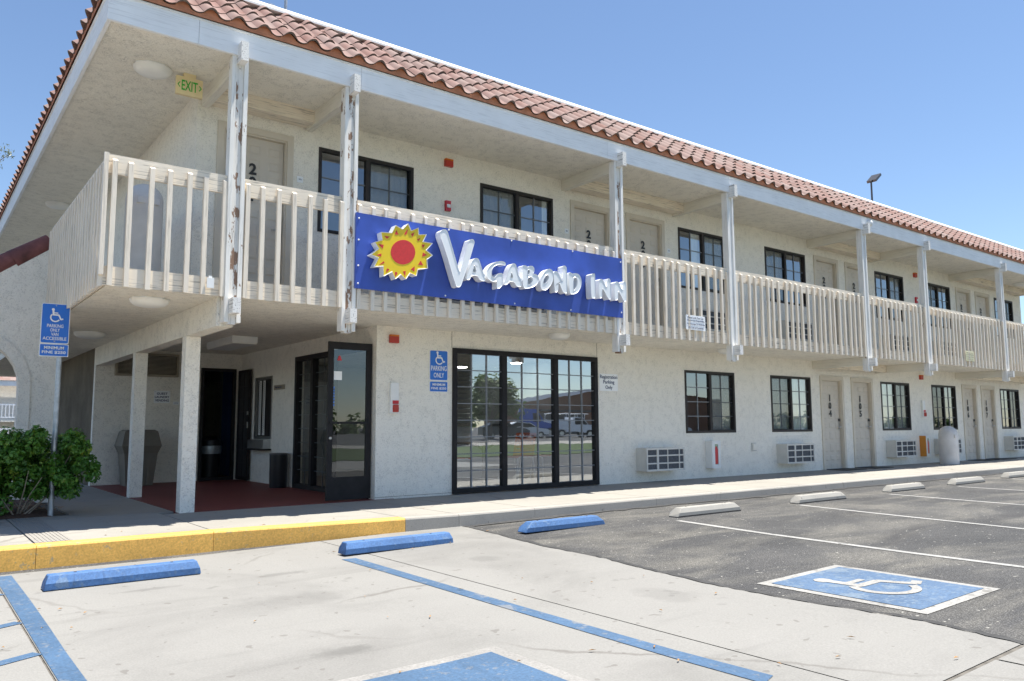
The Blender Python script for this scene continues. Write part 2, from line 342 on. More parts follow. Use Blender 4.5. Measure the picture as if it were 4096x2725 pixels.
def wallmesh(rect, holes, axis, at, depth, sgn=1):
    """one wall sheet with real openings: front face cells plus the reveals of each opening"""
    a0, a1, z0, z1 = rect; mb = MB()
    xs = sorted({a0, a1} | {h[i] for h in holes for i in (0, 1)}); zs = sorted({z0, z1} | {h[i] for h in holes for i in (2, 3)})
    def P(a, d, z): return (a, at+d, z) if axis == 1 else (at+d, a, z)
    for i in range(len(xs)-1):
        for j in range(len(zs)-1):
            cx, cz = (xs[i]+xs[i+1])/2, (zs[j]+zs[j+1])/2
            if any(h[0] < cx < h[1] and h[2] < cz < h[3] for h in holes): continue
            if not (a0 <= cx <= a1 and z0 <= cz <= z1): continue
            mb.add([P(xs[i], 0, zs[j]), P(xs[i+1], 0, zs[j]), P(xs[i+1], 0, zs[j+1]), P(xs[i], 0, zs[j+1])], [(0, 1, 2, 3)])
            mb.add([P(xs[i], depth, zs[j]), P(xs[i+1], depth, zs[j]), P(xs[i+1], depth, zs[j+1]), P(xs[i], depth, zs[j+1])], [(3, 2, 1, 0)])
    def strip(a, z, b, y): mb.add([P(a, 0, z), P(b, 0, y), P(b, depth, y), P(a, depth, z)], [(0, 1, 2, 3)])
    for h in holes+[rect]:
        strip(h[0], h[2], h[0], h[3]); strip(h[1], h[2], h[1], h[3]); strip(h[0], h[2], h[1], h[2]); strip(h[0], h[3], h[1], h[3])
    return mb
_tc = {}
def text(s, w=None, h=None, depth=.004, bold=0.0):
    """lettering as a flat extruded mesh, fitted to a box, reading towards -y, centred"""
    key = (s, w, h, depth, bold)
    if key in _tc: return _tc[key]
    cu = bpy.data.curves.new('lettering', 'FONT'); cu.body = s; cu.align_x = 'CENTER'; cu.extrude = .05; cu.offset = bold; cu.resolution_u = 3
    o = bpy.data.objects.new('lettering', cu); C.objects.link(o)
    dg = bpy.context.evaluated_depsgraph_get(); me = bpy.data.meshes.new_from_object(o.evaluated_get(dg))
    bpy.data.objects.remove(o); bpy.data.curves.remove(cu)
    xs = [v.co.x for v in me.vertices]; ys = [v.co.y for v in me.vertices]
    cx, cy = (min(xs)+max(xs))/2, (min(ys)+max(ys))/2; kx = w/(max(xs)-min(xs)) if w else None; ky = h/(max(ys)-min(ys)) if h else kx
    kx = kx or ky
    for v in me.vertices: v.co = ((v.co.x-cx)*kx, -depth/2 - v.co.z/.05*depth/2, (v.co.y-cy)*ky)
    _tc[key] = me; return me
def put_text(name, s, parent, loc, mat, w=None, h=None, depth=.004, bold=0.0, rot=None):
    me = text(s, w, h, depth, bold)
    if not me.materials: me.materials.append(MT[mat])
    elif me.materials[0] != MT[mat]: me = me.copy(); me.materials[0] = MT[mat]
    return link(name, me, parent, loc, rot)
def ribbon(pts, t):
    """flat band of width t along a 2D polyline: list of quads"""
    out = []
    for i in range(len(pts)-1):
        a, b = Vector(pts[i]), Vector(pts[i+1]); d = (b-a).normalized(); nn = Vector((-d.y, d.x))*t/2
        ext = d*t*.15
        out.append([tuple(a-nn-ext), tuple(b-nn+ext), tuple(b+nn+ext), tuple(a+nn-ext)])
    return out
def wheelchair():
    """access symbol as 2D quads/polys inside x -0.5..0.5, y -0.5..0.5"""
    ps = []
    ps.append([(-.18+.095*math.cos(t*.5236), .405+.095*math.sin(t*.5236)) for t in range(12)])
    ps += ribbon([(-.17, .32), (-.145, .0)], .115)
    ps += ribbon([(-.145, .02), (.19, .02), (.33, -.30), (.46, -.25)], .10)
    ps += ribbon([(-.15, .16), (.13, .16)], .075)
    arc = [(-.03+.29*math.cos(R(a)), -.17+.29*math.sin(R(a))) for a in range(136, 334, 9)]
    ps += ribbon(arc, .09)
    return ps

# ================================================================== THE SETTING
def sheet(name, poly, off, mat, parent=None, kind=True, thick=0):
    b = bmesh.new(); f = b.faces.new([b.verts.new((x, y, 0)) for x, y in poly])
    for cx in (-3.0, 1.5):
        bmesh.ops.bisect_plane(b, geom=b.verts[:]+b.edges[:]+b.faces[:], plane_co=(cx, 0, 0), plane_no=(1, 0, 0))
    for v in b.verts: v.co.z = gz(v.co.x) + off
    bmesh.ops.recalc_face_normals(b, faces=b.faces)
    if b.faces and sum(f.normal.z for f in b.faces) < 0: bmesh.ops.reverse_faces(b, faces=b.faces)
    me = bpy.data.meshes.new(name); b.to_mesh(me); b.free(); me.materials.append(MT[mat])
    o = link(name, me, parent)
    if kind and parent is None: struct(o)
    return o
sheet('parking_lot', [(-400, -400), (400, -400), (400, 400), (-400, 400)], 0, 'asphalt')
edge = [(-.02, -2.16), (-.09, -2.72), (-.16, -3.2), (-.25, -3.79), (-.285, -4.08), (-.30, -4.52), (-.32, -4.92), (-.37, -5.16), (-.43, -5.55), (-.455, -5.8), (-.50, -6.16), (-.50, -6.75), (-.485, -6.98), (-.45, -7.2), (-.41, -7.7), (-.50, -8.24)]
rq = random.Random(2); _e = []
for (xa, ya_), (xb, yb_) in zip(edge, edge[1:]):
    m_ = max(1, int((ya_-yb_)/.06))
    for i in range(m_): _e.append((xa+(xb-xa)*i/m_ + rq.uniform(-.011, .011), ya_+(yb_-ya_)*i/m_))
edge = _e + [edge[-1]]
pad = sheet('concrete_pad', [(-14, -2.16)] + [(x-.012, y) for x, y in edge] + [(-.50, -13), (-14, -13)], .004, 'joint')
drive = sheet('driveway', [(-.52, -8.255), (9.2, -8.255), (9.2, -14), (-.52, -14)], .005, 'joint')
for a in range(2): sheet('slab', [(-.885+a*5, -8.27), (4.1+a*5, -8.27), (4.1+a*5, -13.9), (-.885+a*5, -13.9)], .010, 'slab', drive)
G_ = .0055
for px in ([(-14, -2.16), (-4.625-G_, -2.16), (-4.625-G_, -8.24), (-14, -8.24)], [(-4.625+G_, -2.16), (-1.755-G_, -2.16), (-1.735-G_, -8.24), (-4.625+G_, -8.24)],
           [(-1.755+G_, -2.16)] + [(x-.02, y) for x, y in edge] + [(-1.735+G_, -8.24)],
           [(-14, -8.265), (-4.0, -8.265), (-4.0, -13), (-14, -13)], [(-3.98, -8.265), (-.9, -8.265), (-.9, -13), (-3.98, -13)]):
    sheet('slab', px, .009, 'slab', pad)
random.seed(5)
kx = [.05+.22*i for i in range(95)]
sheet('asphalt_seam', [(x, -2.275) for x in kx] + [(x, -2.29-random.uniform(.05, .13)-.03*math.sin(x*1.3)) for x in reversed(kx)], .008, 'seal')
sheet('asphalt_seam', [(x-.016, y) for x, y in edge] + [(x+.03+rq.uniform(-.012, .03), y) for x, y in reversed(edge)], .013, 'seal')

def band(pts, wd):
    out = []; back = []
    for i, p in enumerate(pts):
        a = Vector(pts[max(i-1, 0)]); b = Vector(pts[min(i+1, len(pts)-1)]); d = (b-a).normalized(); n = Vector((-d.y, d.x))*wd/2
        out.append((p[0]+n.x, p[1]+n.y)); back.append((p[0]-n.x, p[1]-n.y))
    return out + back[::-1]
LN = .0125
sheet('parking_line', [(-4.612, -2.25), (-4.495, -2.25), (-4.492, -3.4), (-4.498, -4.4), (-4.506, -5.1), (-4.508, -9.0), (-4.612, -9.0), (-4.615, -5.0), (-4.613, -4.0)], LN, 'bline')
sheet('parking_line', [(-2.075, -3.33), (-1.95, -3.36), (-1.96, -4.64), (-1.968, -6.0), (-1.966, -7.12), (-1.935, -7.7), (-2.06, -7.74), (-2.078, -7.2), (-2.077, -6.0), (-2.075, -5.2), (-2.07, -4.1)], LN, 'bline')
for y0 in (-2.62, -3.07, -4.14, -5.0, -5.9, -6.8): sheet('parking_line', band([(-6.1, y0-.75), (-4.63, y0)], .085), LN, 'bline')
for pts in ([(2.13, -3.62), (1.95, -5.0), (1.86, -6.5), (1.82, -8.2)], [(4.88, -3.48), (4.62, -5.0), (4.38, -6.7), (4.3, -8.2)], [(7.55, -3.4), (7.3, -5.0), (7.1, -6.8), (7.0, -8.2)], [(10.02, -3.4), (9.93, -4.5), (9.75, -6.5), (9.7, -8.2)], [(12.95, -3.2), (12.8, -5), (12.6, -8)], [(15.6, -3.2), (15.5, -8)]):
    sheet('parking_line', band(pts, .088), .004, 'wline')
def access_square(x0, x1, y0, y1, bw, mats, off, s=.77, dy=.05):
    o = sheet('accessible_parking_square', [(x0, y0), (x1, y0), (x1, y1), (x0, y1)], off, mats[0])
    sheet('blue_field', [(x0+bw, y0+bw), (x1-bw, y0+bw), (x1-bw, y1-bw), (x0+bw, y1-bw)], off+.0032, mats[1], o)
    mb = MB(); cx, cy = (x0+x1)/2+.02, (y0+y1)/2+dy
    for i, p in enumerate(wheelchair()):
        q = [(cx + (a)*s*.95, cy + b*s*.92) for a, b in p]
        mb.add([(x, y, gz(x)+off+.0062+.00006*i) for x, y in q], [tuple(range(len(q)))])
    mb.build('wheelchair_symbol', mats[2], o, fix=False)
    return o
access_square(-.225, .845, -7.62, -6.39, .075, ('wborder', 'bline2', 'wborder'), .004)
access_square(-3.62, -2.64, -7.72, -6.43, .085, ('wborder2', 'bline', 'wborder'), LN, .66, -.16)

# ---- sidewalk slabs and kerb
def yk(x): t = min(1, max(0, (x+2.8)/2.8)); return -1.95 - .33*t
walk = sheet('sidewalk', [(-14, -1.80), (-2.8, -1.80), (0, -2.1), (26, -2.1), (26, .2), (-2.5, 5.8), (-14, .6)], .15, 'joint')
for v in walk.data.vertices: v.co.z = -.02
JX = [-14, -12, -10.2, -8.6, -7.1, -5.7, -4.292, -2.785, -.765, -.10, 1.02, 3.23, 4.65, 6.06, 8.26, 10.44, 12.6, 14.8, 17, 19.2, 21.4, 23.6, 26]
def slabbox(p, name='paving_slab', mat='walk', parent=walk, z1=0.0):
    g2 = .006; n = len(p); cx = sum(a for a, b in p)/n; cy = sum(b for a, b in p)/n
    q = [(a + (g2 if a < cx else -g2), b + (g2 if b < cy else -g2)) for a, b in p]
    MB().prism([(a, b) for a, b in q], -.08, z1, 2).build(name, mat, parent)
kerb = sheet('kerb', [(-14, -1.99), (-2.8, -1.90), (0, -2.2), (26, -2.2), (26, -2.0), (0, -2.0), (-2.8, -1.75), (-14, -1.75)], -.06, 'joint')
for i in range(len(JX)-1):
    a, b = JX[i], JX[i+1]
    ya, yb = yk(a), yk(b)
    if a >= -.11: slabbox([(a, ya+.16), (b, yb+.16), (b, .03), (a, .03)])
    elif a < -2.9: slabbox([(a, ya+.16), (b, yb+.16), (b, .585), (a, .585)] if b < -4.2 else [(a, ya+.16), (b, yb+.16), (b, .2), (a, .2)])
    else: slabbox([(a, ya+.16), (b, yb+.16), (b, -.02), (a, -.02)])
    # kerb block: vertical face, rounded nose
    g2 = .002; prof = [(0, -.12), (0, -.022), (.008, -.007), (.022, 0), (.155, 0), (.155, -.2)]
    def sec(x, y0): return [(x, y0+p, z if z > -.1 else gz(x)-.05) for p, z in prof]
    A_ = sec(a+g2, ya); B_ = sec(b-g2, yb); n = len(A_); mb = MB()
    mb.add(A_+B_, [tuple(range(n-1, -1, -1)), tuple(range(n, 2*n))] + [(k, (k+1) % n, n+(k+1) % n, n+k) for k in range(n)])
    ko = mb.build('kerb_block', 'yellow' if b < -.7 else 'kerb', kerb)
slabbox([(-4.292, .2), (-2.60, .2), (-2.60, 2.6), (-3.66, 2.6), (-3.66, .6), (-4.292, .6)])
slabbox([(-3.66, 2.6), (-2.60, 2.6), (-2.60, 16), (-3.66, 16)])
MB().box(-2.598, .3, -.012, 8.5, -.08, .004).build('painted_floor', 'red_floor', walk)
gr = MB()
for k in range(9): gr.box(-4.285+k*.034, -4.285+k*.034+.022, -1.79, .56, -.02, .0035)
struct(gr.build('grooved_strip', 'ribs'))
bed = MB(); random.seed(3)
bx = [-14+i*.35 for i in range(30)]; by = [.6+j*.25 for j in range(9)]
for y in by:
    for x in bx: bed.v.append((min(x, -3.672), y, .0 + .06*math.sin(min(1, (y-.6)/.5)*1.5)*random.uniform(.6, 1.3)))
for j in range(8):
    for i in range(29):
        a = j*30+i; bed.f.append((a, a+1, a+31, a+30)); bed.m.append(0)
struct(bed.build('mulch_bed', 'mulch'))
grs = MB().box(-60, 120, -27.8, -14.2, -.13, -.10); struct(grs.build('grass_verge', 'grass'))
struct(MB().box(-60, 160, -34.5, -27.81, -.13, -.09).build('far_pavement', 'walk'))

# ================================================================== THE MOTEL BUILDING
BLD = thing('motel_building', 'long two-storey white stucco motel with balcony walkway and red tiled eaves', 'building')
SOF, FLR, CEI = 5.25, 2.65, 2.45
XE, YE = -3.862, -1.36          # outer faces of the roof fascia
XR = 24.4
LWIN = [(6.60, 8.13), (9.37, 10.88), (13.97, 15.42), (16.65, 18.07), (21.04, 22.43)]
UWIN = [(-.935, .573), (1.795, 3.312), (6.525, 8.04), (9.345, 10.88), (13.973, 15.421), (16.65, 18.1), (21.08, 22.45)]
LDOOR = [(11.258, 12.237), (12.583, 13.57), (18.457, 19.41), (19.70, 20.649)]
UDOOR = [(-2.314, -1.305), (3.708, 4.705), (5.077, 6.12), (11.229, 12.257), (12.57, 13.57), (18.463, 19.434), (19.741, 20.738)]
LZ, UZ, DH, UDZ = (.864, 2.072), (3.68, 4.875), 2.13, 4.93
lower_holes = [(a, b, *LZ) for a, b in LWIN] + [(a, b, -.0, DH) for a, b in LDOOR] + [(1.279, 4.285, .0, 2.2)]
upper_holes = [(a, b, *UZ) for a, b in UWIN] + [(a, b, FLR, UDZ) for a, b in UDOOR]
wallmesh((0, 23.1, -.03, CEI+.01), lower_holes, 1, 0, .14).build('lower_front_wall', 'wall', BLD)
wallmesh((-2.57, 23.1, FLR-.05, SOF+.01), upper_holes, 1, 0, .14).build('upper_front_wall', 'wall', BLD)
wallmesh((.14, 5.7, -.03, CEI+.01), [(.18, 2.89, .0, 2.2), (3.96, 4.85, .80, 1.945)], 0, 0, .14).build('entry_side_wall', 'wall', BLD)
wallmesh((-2.60, -.0, -.03, CEI+.01), [(-.76, -.11, .0, 2.15)], 1, 5.7, .14).build('laundry_wall', 'wall', BLD)
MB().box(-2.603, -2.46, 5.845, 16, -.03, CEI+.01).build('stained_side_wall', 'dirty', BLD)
MB().box(-2.57, -2.43, .141, 16, FLR-.05, SOF+.01).build('upper_side_wall', 'wall', BLD)
MB().box(-2.5, 23.1, 15.9, 16.05, 0, SOF).build('rear_wall', 'wall', BLD)
MB().box(22.96, 23.10, .141, 15.9, 0, SOF).build('end_wall', 'wall', BLD)
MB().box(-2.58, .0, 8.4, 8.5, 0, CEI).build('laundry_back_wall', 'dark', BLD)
# plinth line and control joints
MB().box(.0, 1.27, -.006, .0, .03, .034).box(1.268, 1.273, -.004, .001, 2.2, 2.45).box(4.291, 4.296, -.004, .001, 2.2, 2.45).build('stucco_joint', 'tedge', BLD)
# floors and ceilings
MB().box(-3.73, XR-.1, -1.235, .0, CEI, FLR-.05).box(-3.73, -2.58, .0, 16, CEI, FLR-.05).box(-2.58, 0, 0, 16, CEI, FLR-.06).box(0, 23, .141, 15.9, CEI+.02, FLR-.06).build('balcony_soffit', 'soffit', BLD)
mb = MB().box(-3.75, XR-.08, -1.255, -.002, FLR-.049, FLR); mb.box(-3.75, -2.572, -.002, 16, FLR-.049, FLR); mb.build('balcony_deck', 'deck', BLD)
mb = MB()
for k in range(3):
    z = FLR-.075+k*.027; mb.box(-3.767, XR-.08, -1.262-.004, -1.256, z, z+.014); mb.box(-3.767, -3.758, -1.25, 2.6, z, z+.014)
mb.build('ribbed_deck_edge', 'deck', BLD)
mb = MB().box(XE+.04, XR-.04, YE+.04, .0, SOF, SOF+.02); mb.box(XE+.04, -2.56, .0, 16, SOF, SOF+.02); mb.build('roof_soffit', 'soffit', BLD)
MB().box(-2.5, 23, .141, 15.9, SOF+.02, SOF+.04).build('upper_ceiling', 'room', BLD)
# fascia boards, in lengths
fx = [XE, -2.95, -.98, 3.30, 6.36, 10.9, 13.75, 18.1, XR]
for i in range(len(fx)-1): MB().box(fx[i]+(.002 if i else 0), fx[i+1]-.002, YE, YE+.04, 5.215, 5.495+.0).build('fascia_board', 'fascia', BLD)
MB().box(XE-.0, XR, YE-.014, YE+.03, 5.497, 5.512).build('drip_edge', 'fascia', BLD)
for a, b in ((YE+.042, 3.0), (3.004, 8.0), (8.004, 16)): MB().box(XE, XE+.04, a, b, 5.215, 5.495).build('fascia_board', 'fascia_y', BLD)
MB().box(XE-.014, XE+.03, YE+.03, 16, 5.497, 5.512).build('drip_edge', 'fascia_y', BLD)

# ---- roof
TH = R(38.5); TW, TE, TL = .299, .275, .36
cT, sT = math.cos(TH), math.sin(TH)
roof = part('roof', BLD)
EY, EZ = -1.417, 5.580
EX = XE-.055
topd = 1.31
ty, tz = EY+topd*cT, EZ+topd*sT; tx = EX+topd*cT
MB().add([(EX+.05, EY+.05, EZ-.03), (XR+.1, EY+.05, EZ-.03), (XR-1.0, ty, tz-.04), (tx, ty, tz-.03)], [(0, 1, 2, 3)]).add([(EX+.05, EY+.05, EZ-.03), (tx, ty, tz-.04), (tx, 16, tz-.04), (EX+.05, 16, EZ-.03)], [(0, 1, 2, 3)]).add([(tx, ty, tz-.04), (XR-1.0, ty, tz-.04), (XR-1.0, 16, tz-.04), (tx, 16, tz-.04)], [(0, 1, 2, 3)]).add([(XR+.1, EY+.05, EZ-.03), (XR+.1, 16, EZ-.03), (XR-1, 16, tz-.04), (XR-1, ty, tz-.04)], [(0, 1, 2, 3)]).build('roof_deck', 'mortar2', roof, fix=False)
# terracotta bird-stop mortar along the eaves
def tprof(u): return .066*math.sin(math.pi*u/.56)**.9 if 0 < u < .56 else (-.020*math.sin(math.pi*(u-.56)/.44) if u >= .56 else 0)
def eave_mortar(a0, a1, start, P):
    """mortar bedded under the eave tiles: its top follows the tile arches"""
    mb = MB(); n = int((a1-a0)/(TW/12))
    for i in range(n+1):
        a = a0+(a1-a0)*i/n; z = EZ + tprof(((a-start)/TW + .5) % 1.0) - .012
        mb.v += [P(a, .022, 5.512), P(a, .022, z), P(a, .10, z+.06)]
    for i in range(n):
        k = 3*i; mb.f += [(k, k+3, k+4, k+1), (k+1, k+4, k+5, k+2)]; mb.m += [0, 0]
    return mb.build('eave_mortar', 'mortar', roof, fix=False)
eave_mortar(EX+.02, XR+.05, EX+.25, lambda a, d, z: (a, EY+d, z))
eave_mortar(EY+.03, 16, EY+.2, lambda a, d, z: (EX+d, a, z))
def tile_mb():
    mb = MB(); N = 13; th = .024
    us = [i/(N-1)*1.04 for i in range(N)]
    for (y, k1) in ((0, 1.0), (TL, .62)):
        for top in (0, 1):
            for u in us:
                u = min(u, 1.0); hump = max(0, math.sin(math.pi*u/.56)) if u < .56 else 0
                z = .066*k1*hump**.9 if u < .56 else -.020*math.sin(math.pi*(u-.56)/.44)
                mb.v.append(((u-.5)*TW, y, z - (0 if top else .010+.016*hump)))
    def q(a, b, c, d, mi): mb.f.append((a, b, c, d)); mb.m.append(mi)
    for i in range(N-1):
        b0, t0, b1, t1 = i, N+i, 2*N+i, 3*N+i
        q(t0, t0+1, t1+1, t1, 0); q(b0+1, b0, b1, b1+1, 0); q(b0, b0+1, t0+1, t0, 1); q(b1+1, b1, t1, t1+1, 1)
    q(0, N, 3*N, 2*N, 1); q(N-1, 3*N-1, 4*N-1, 2*N-1, 1)
    return mb
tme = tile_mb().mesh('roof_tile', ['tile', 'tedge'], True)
tilt = R(1.3)
Mf = Matrix.Rotation(TH-tilt, 4, 'X')
Ml = Matrix.Rotation(-math.pi/2, 4, 'Z') @ Mf
ind, rest = [], []
for k in range(-1, 96):
    for r in range(5):
        x = EX+.25+k*TW; d = r*TE
        if x < EX + d*cT + .02 or x > XR - d*cT - .02: continue
        p = Vector((x, EY+d*cT, EZ+d*sT))
        (ind if x < 12.6 else rest).append((p, Mf))
for k in range(58):
    for r in range(5):
        y = EY+.2+k*TW; d = r*TE
        if y < EY + d*cT + .02: continue
        p = Vector((EX+d*cT, y, EZ+d*sT))
        (ind if (r == 0 and k < 30) else rest).append((p, Ml))
ind = sorted(ind, key=lambda t: (t[0]-cam.location).length); rest += ind[300:]; ind = ind[:300]
for p, m in ind:
    o = link('roof_tile', tme, roof)
    o.matrix_local = Matrix.Translation(p + Vector((random.uniform(-.004, .004), random.uniform(-.006, .006), random.uniform(-.003, .005)))) @ m @ Matrix.Rotation(random.uniform(-.022, .022), 4, 'Z') @ Matrix.Rotation(random.uniform(-.02, .02), 4, 'Y')
big = MB(); tb = tile_mb()
for p, m in rest:
    mm = Matrix.Translation(p) @ m
    big.add([mm @ Vector(v) for v in tb.v], tb.f); big.m[-len(tb.f):] = tb.m
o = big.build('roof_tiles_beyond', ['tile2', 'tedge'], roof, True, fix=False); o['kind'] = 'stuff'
# hip cap tiles at the near corner
hd = Vector((cT, cT, sT)).normalized()
for k in range(6):
    p = Vector((EX+.05, EY+.05, EZ+.03)) + hd*(.27*k)
    pts = [p, p+hd*.36]; MB().tube(pts, [.11, .09], 12).build('hip_tile', 'tile', roof, True)
# flashing along the top of the tiles and the low parapet behind
for a, b in ((tx-.05, 2.4), (2.402, 7.9), (7.902, 14.2), (14.202, XR-1.0)): MB().prism([(ty-.10, tz-.025), (ty-.10, tz+.005), (ty-.01, tz+.085), (ty+.10, tz+.085), (ty+.10, tz-.025)], a, b, 0).build('flashing', 'flash', roof)
MB().box(tx-.055, tx+.10, ty+.10, 16, tz-.015, tz+.09).build('flashing', 'flash', roof)

# ---- timber posts with planks, core and projecting beam ends
PX = [-2.568, -1.18, 3.470, 6.317, 10.948, 13.694, 18.069, 22.6]
for x in PX:
    po = part('post', BLD, (x, 0, 0))
    for a, b in ((0, .046), (.136, .182)): MB().box(a, b, -1.338, -1.215, 2.16, 5.213).build('plank', 'post_worn' if x < 0 else 'post', po)
    MB().box(.048, .134, -1.318, -1.225, 2.14, 5.212).build('post_core', 'core' if x < 4 else 'post', po)
    MB().box(.050, .133, -1.475, -1.20, 5.12, 5.34).build('beam_end', 'block', po)
    MB().box(.048, .136, -1.475, -1.20, 2.25, 2.42).build('beam_end', 'block', po)
# beams across the walkway from posts to wall, and headers above the doors
for i, x in enumerate(PX):
    if i > 1 or True:
        MB().box(x+.045, x+.137, -1.21, -.002, 5.06, SOF-.001).build('cross_beam', 'beam', BLD)
    if i >= 4: MB().box(x+.045, x+.137, -1.21, -.002, 2.27, CEI-.001).build('cross_beam', 'beam', BLD)
for a, b in ((-2.43, -1.135), (3.61, 6.36), (11.09, 13.735), (18.21, 22.64)):
    MB().box(a, b, -.30, -.215, 5.075, SOF-.001).build('header_beam', 'rail', BLD)
    MB().box(a, b, -.21, -.003, 5.10, 5.14).build('header_ledge', 'rail', BLD)
for a, b in ((11.09, 13.735), (18.21, 22.64)): MB().box(a, b, -.30, -.215, 2.275, CEI-.001).build('header_beam', 'rail', BLD)
# entry beam and columns
MB().box(-2.605, -2.425, -1.20, 5.699, 2.125, CEI-.001).build('entry_beam', 'soffit', BLD)
for y in (-.03, 2.62): MB().box(-2.60, -2.43, y, y+.17, .0, 2.124).build('column', 'wall', BLD)

# ---- balcony railing
rail = part('railing', BLD)
RT, RB = 3.815, 2.447
def baluster_mb(along=0):
    w2, d, zt, zb = .024, .042, RT-.05, RB-.006
    v = [(-w2, 0, zb+.012), (w2, 0, zb+.012), (w2, -d, zb), (-w2, -d, zb), (-w2, 0, zt), (w2, 0, zt), (w2, -d, zt-.028), (-w2, -d, zt-.028)]
    return MB().add(v, [(0, 1, 2, 3), (4, 5, 6, 7), (0, 1, 5, 4), (1, 2, 6, 5), (2, 3, 7, 6), (3, 0, 4, 7)])
bme = baluster_mb().mesh('baluster', 'bal')
XB = -3.772
ends = [XB+.0] + [v for x in PX[:-1] for v in (x, x+.182)] + [PX[-1]]
nb = 0
for i in range(0, len(ends), 2):
    a, b = ends[i], ends[i+1]
    MB().box(a+(.0 if i else .0), b-.003, -1.288, -1.248, RT-.205, RT).build('top_rail', 'rail', rail)
    MB().box(a, b-.003, -1.288, -1.267, RB, RB+.20).build('band_board', 'rail', rail)
    n = max(1, round((b-a)/.196)); st = (b-a-.06)/n
    for k in range(n+1):
        if i == 0 and k == 0: x = a+.055
        else: x = a+.03+k*st
        o = link('baluster', bme, rail, (x, -1.289, random.uniform(-.006, .004)), (random.uniform(-.004, .004), random.uniform(-.005, .005), 0)); nb += 1
MB().box(XB, XB+.04, -1.247, 2.60, RT-.205, RT).build('top_rail', 'rail', rail)
MB().box(XB, XB+.02, -1.266, 2.60, RB, RB+.20).build('band_board', 'rail', rail)
for k in range(23):
    link('baluster', bme, rail, (XB-.001, -1.27+k*.168, random.uniform(-.012, .004)), (0, 0, -math.pi/2))
MB().box(XB-.045, XB-.002, -1.333, -1.290, RB+.1, RT-.0).build('corner_baluster', 'bal', rail)
o = MB().box(-2.764, -2.690, -1.352, -1.332, 2.516, 2.627).box(-2.745, -2.71, -1.345, -1.325, 2.627, 2.65).build('junction_box', 'whitepl')
tag(o, 'small grey electrical box on balcony edge beside the first post', 'electrical box')

# ---- windows
def wavy(x0, x1, z0, z1, y, amp, n, mat, name, parent):
    mb = MB(); N = max(8, int((x1-x0)/.018)); random.seed(int(x0*100)+n)
    ph = [random.uniform(0, 6) for _ in range(3)]
    for i in range(N+1):
        x = x0+(x1-x0)*i/N; yy = y+amp*(math.sin(x*55+ph[0])+.6*math.sin(x*33+ph[1])+.3*math.sin(x*90+ph[2]))
        mb.v += [(x, yy, z0), (x, yy*.9+y*.1, z1)]
    for i in range(N): mb.f.append((2*i, 2*i+2, 2*i+3, 2*i+1)); mb.m.append(0)
    return mb.build(name, mat, parent, True, fix=False)
def window(x0, x1, z0, z1, screen, rows, drape, sheer=False):
    wd = part('window', BLD, (0, 0, 0)); m = (x0+x1)/2; t = .045
    mb = MB().box(x0, x1, -.012, .075, z1-t, z1).box(x0, x1, -.012, .075, z0, z0+t).box(x0, x0+t, -.012, .075, z0+t, z1-t).box(x1-t, x1, -.012, .075, z0+t, z1-t)
    mb.box(m-.03, m+.03, -.006, .07, z0+t, z1-t); mb.build('frame', 'bronze2', wd)
    for s, (a, b) in enumerate(((x0+t, m-.03), (m+.03, x1-t))):
        yg = .03 if s == 0 else .045
        MB().add([(a, yg, z0+t), (b, yg, z0+t), (b, yg, z1-t), (a, yg, z1-t)], [(0, 1, 2, 3)]).build('pane', 'glass', wd, fix=False)
        mu = MB(); c = (a+b)/2; mu.box(c-.009, c+.009, yg-.014, yg-.003, z0+t, z1-t)
        for r in range(1, rows):
            z = z0+t+(z1-z0-2*t)*r/rows; mu.box(a, b, yg-.013, yg-.004, z-.008, z+.008)
        mu.build('muntin', 'munt', wd)
        if s == screen:
            MB().add([(a, .008, z0+t), (b, .008, z0+t), (b, .008, z1-t), (a, .008, z1-t)], [(0, 1, 2, 3)]).build('insect_screen', 'screen', wd, fix=False)
            MB().box(a, b, .002, .014, z1-t-.018, z1-t).box(a, b, .002, .014, z0+t, z0+t+.018).box(a, a+.018, .002, .014, z0+t+.018, z1-t-.018).box(b-.018, b, .002, .014, z0+t+.018, z1-t-.018).build('screen_frame', 'bronze', wd)
    for (a, b) in drape:
        wavy(x0+t+(x1-x0-2*t)*a, x0+t+(x1-x0-2*t)*b, z0-.05, z1+.03, .105, .013, 1, 'sheer' if sheer else 'curtain', 'curtain', wd)
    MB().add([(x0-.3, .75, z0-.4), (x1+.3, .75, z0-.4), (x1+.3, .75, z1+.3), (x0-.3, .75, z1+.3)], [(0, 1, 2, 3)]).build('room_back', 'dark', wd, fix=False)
ls = [1, 0, 1, 0, 1]; ld = [[(.55, 1)], [(0, 1)], [(.12, 1)], [(0, .1)], [(.6, 1)]]
for i, (a, b) in enumerate(LWIN): window(a, b, *LZ, ls[i], 4, ld[i], i == 1)
us = [1, 0, 1, 0, 1, 0, 1]; ud = [[(.5, 1)], [(0, .5), (.93, 1)], [(.32, 1)], [(0, .5)], [(.5, 1)], [(0, .45)], [(.5, 1)]]
for i, (a, b) in enumerate(UWIN): window(a, b, *UZ, us[i], 3, ud[i], i in (2,))

